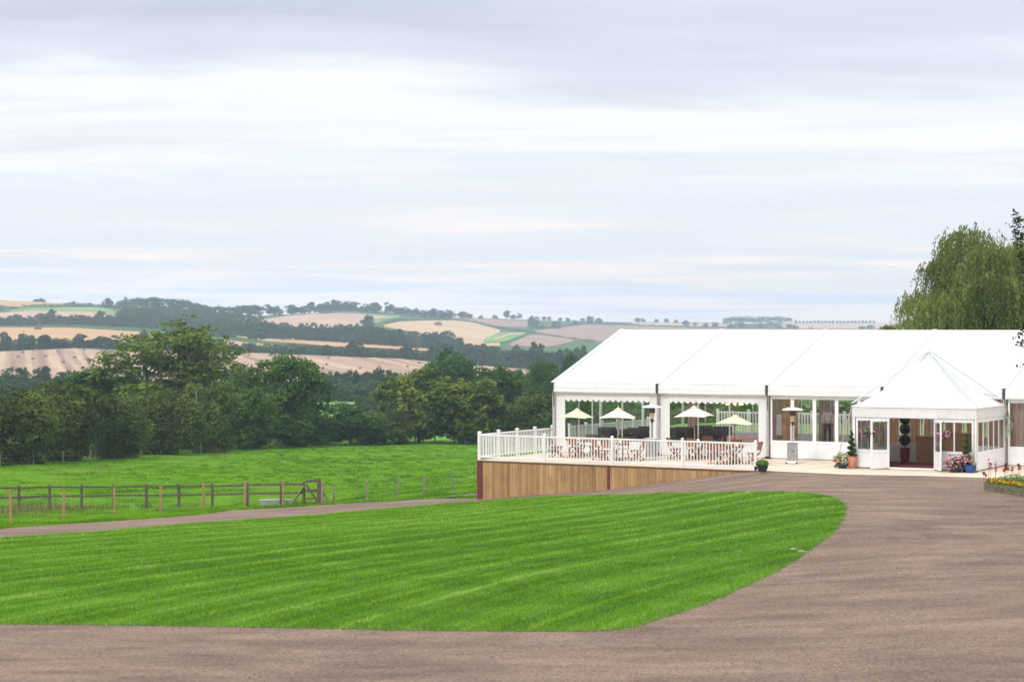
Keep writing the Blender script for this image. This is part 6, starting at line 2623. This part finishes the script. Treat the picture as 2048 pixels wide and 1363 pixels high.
# weathered post and rail
root = empty('post_and_rail_fence', gp(425, 1014), 0, 'old dark two rail timber fence crossing the lower left pasture', 'fence')
off = root.location.copy()
PR = [(-150, 1028, 57), (-86, 1026, 55), (-22, 1024, 54), (38, 1022.5, 53), (99, 1020, 52), (163, 1019, 51), (227, 1017.5, 50), (293, 1017, 50), (358, 1016, 49.5), (425, 1014.5, 48), (495, 1012.5, 48), (562, 1011.5, 48), (608, 1010.5, 48)]
pts = []
rf_ = random.Random(12)
for px, py, hp in PR:
    g_ = gp(px, py)
    h = hp * g_.y / F
    mb = MB()
    post_mb(mb, g_ - off, h, .105, (rf_.uniform(-.02, .02), rf_.uniform(-.02, .02)))
    mb.build('post', M['fence_old'], root, False, .01)
    pts.append((g_, h))
for zf in (.90, .55):
    for (a, ha), (b, hb) in zip(pts[:-1], pts[1:]):
        mb = MB()
        ext = (b - a).normalized() * .03
        mb.bar(a - off + Vector((0, -.07, ha * zf + rf_.uniform(-.012, .012))) - ext, b - off + Vector((0, -.07, hb * zf + rf_.uniform(-.012, .012))) + ext, .035, .095)
        mb.build('rail', M['fence_old'], root, False, .008)

# new stakes with netting in front
root = empty('stake_and_wire_fence', gp(322, 1026), 0, 'line of new pale stakes and netting between the drive verge and the old rails', 'fence')
off = root.location.copy()
ST = [(-190, 1066, 74), (-80, 1056, 71), (22, 1047, 68), (128, 1039, 58), (229, 1032, 58), (322, 1026, 55), (407, 1020, 55), (489.5, 1014.5, 52.5), (566, 1011.5, 50)]
P = []
for px, py, hp in ST:
    g_ = gp(px, py)
    mb = MB()
    post_mb(mb, g_ - off, hp * g_.y / F, .105, (rf_.uniform(-.03, .03), 0))
    mb.build('stake', M['fence_new'], root, False, .012)
    P.append(g_ - off)
mb = MB()
wires(mb, P, (.08, .25, .42, .6, .78, .95), .0045, .3)
mb.build('netting', M['wire'], root)

root = empty('stake_and_wire_fence', gp(795, 994), 0, 'line of grey stakes and netting from the gate towards the terrace corner', 'fence')
off = root.location.copy()
P = []
for px, py, hp in [(667, 1007, 40), (734, 1002, 42), (795.5, 994.5, 38), (849, 989.5, 40), (905.5, 980, 37), (960, 974, 36)]:
    g_ = gp(px, py)
    mb = MB()
    post_mb(mb, g_ - off, hp * g_.y / F, .10, (rf_.uniform(-.02, .04), 0))
    mb.build('stake', M['fence_grey'], root, False, .012)
    P.append(g_ - off)
mb = MB()
wires(mb, P, (.08, .24, .4, .56, .72, .86), .0045, .3)
mb.build('netting', M['wire'], root)

# field gate beside the rails
g0, g1 = gp(610, 1010.5), gp(637, 1009.5)
s = g0.y / F
root = empty('field_gate', g0, 0, 'short weathered gate with a diagonal brace beside the heavy gate post', 'gate')
mb = MB()
d = g1 - g0
for hz, th in ((1.10, .14), (.68, .14), (.32, .07), (.12, .07)):
    mb.bar((.05, -.02, hz), (d.x + .02, d.y - .02, d.z + hz + (.03 if hz > 1 else 0)), .05, th)
mb.build('gate_rails', M['fence_old'], root, False, .008)
mb = MB()
mb.bar((.06, -.07, .98), (d.x + .05, d.y - .07, d.z + .03), .05, .10)
mb.build('diagonal_brace', M['fence_old'], root, False, .008)
mb = MB()
post_mb(mb, d + Vector((.02, 0, 0)), 1.24, .16)
mb.build('hanging_post', M['fence_old'], root, False, .015)
mb = MB()
post_mb(mb, d + Vector((.20, -.08, 0)), 1.05, .15)
mb.build('shutting_post', M['fence_grey'], root, False, .015)
mb = MB()
a, b = gp(580, 1011.5) - g0, Vector((-.02, -.08, .92))
mb.tube([a, b], .05, 8)
mb.build('strut', M['fence_grey'], root, True)
mb = MB()
a = gp(660, 1009) - g0
mb.tube([a, d + Vector((.22, -.06, .62))], .045, 8)
mb.build('strut', M['fence_old'], root, True)

# water trough
t0 = gp(520, 1013.5)
t1 = Vector((t0.x + 59 * t0.y / F, t0.y + .12, t0.z))
root = empty('water_trough', t0, 0, 'galvanised steel water trough standing below the old rails', 'trough')
d = t1 - t0
L = d.length
rz = math.atan2(d.y, d.x)
root.rotation_euler = (0, 0, rz)
mb = MB()
hh = .34
wv = [(0, 0, 0), (L, 0, 0), (L, .5, 0), (0, .5, 0), (-.02, -.04, hh), (L + .02, -.04, hh), (L + .02, .54, hh), (-.02, .54, hh),
      (.02, 0, hh), (L - .02, 0, hh), (L - .02, .5, hh), (.02, .5, hh), (.03, .03, .05), (L - .03, .03, .05), (L - .03, .47, .05), (.03, .47, .05)]
wf = [(0, 1, 5, 4), (1, 2, 6, 5), (2, 3, 7, 6), (3, 0, 4, 7), (4, 5, 9, 8), (5, 6, 10, 9), (6, 7, 11, 10), (7, 4, 8, 11), (8, 9, 13, 12), (9, 10, 14, 13), (10, 11, 15, 14), (11, 8, 12, 15), (12, 13, 14, 15), (3, 2, 1, 0)]
mb.add(wv, wf)
mb.build('tank', M['galv'], root)
mb = MB()
mb.bar((-.03, -.05, hh), (L + .03, -.05, hh), .04, .035)
mb.build('rim', M['hood'], root)

# old fence along the hedge
root = empty('hedge_fence', gp(282, 912), 0, 'straggling fence of grey leaning stakes and wire along the foot of the hedge', 'fence')
off = root.location.copy()
P = []
for px, py, tp, tx in [(-140, 944, 917, -140), (-70, 939, 913, -70), (0, 934, 909, 0), (67, 929, 905, 67), (126, 926, 901, 126), (181, 924, 898.5, 181), (232, 915, 892, 231), (282.5, 913, 888, 281), (339, 903, 884, 334), (387, 899, 882, 380), (434, 897, 879, 428), (475, 893, 876, 470),
                       (497, 892, 876, 494), (516, 892, 876, 508), (554, 890, 873, 549), (590, 891, 872, 584), (604, 891, 874, 609), (624, 890, 872, 620), (638, 889, 871, 637), (664, 886, 874, 666), (698, 884, 873, 697), (764, 883, 871, 764)]:
    g_ = gp(px, py)
    k = g_.y / F
    mb = MB()
    post_mb(mb, g_ - off, (py - tp) * k, .11, ((tx - px) * k, 0))
    mb.build('stake', M['fence_grey'], root, False, .01)
    P.append(g_ - off)
mb = MB()
wires(mb, P, (.3, .6, .9), .008)
mb.build('wire', M['wire'], root)

# rails under the chestnuts
root = empty('timber_rail_fence', gp(830, 884), 0, 'far brown timber rail fence under the two chestnut trees', 'fence')
off = root.location.copy()
pts = []
for px, py, tp in [(783, 885, 864.5), (830, 883.5, 862), (870, 882.5, 862), (909, 883, 863), (950, 882.5, 864), (992, 882, 864), (1035, 882, 864)]:
    g_ = gp(px, py)
    h = (py - tp) * g_.y / F
    mb = MB()
    post_mb(mb, g_ - off, h, .16)
    mb.build('post', M['fence_old'], root, False, .015)
    pts.append((g_ - off, h))
for zf in (.95, .62):
    for (a, ha), (b, hb) in zip(pts[:-1], pts[1:]):
        mb = MB()
        mb.bar(a + Vector((0, -.09, ha * zf)), b + Vector((0, -.09, hb * zf)), .05, .12)
        mb.build('rail', M['fence_old'], root)

# ------------------------------------------------------------------ haze
mb = MB()
mb.span((-2300, -40, -20), (2300, 4900, 78))
hm = bpy.data.materials.new('summer haze')
hm.use_nodes = True
nt = hm.node_tree
nt.nodes.clear()
o_ = nd(nt, 'ShaderNodeOutputMaterial')
pv = nd(nt, 'ShaderNodeVolumePrincipled')
pv.inputs['Color'].default_value = (0.60, 0.75, 0.97, 1)
pv.inputs['Density'].default_value = 0.00024
pv.inputs['Anisotropy'].default_value = 0.2
nt.links.new(pv.outputs[0], o_.inputs['Volume'])
o = mb.build('haze', hm)
tag(o, kind='stuff')
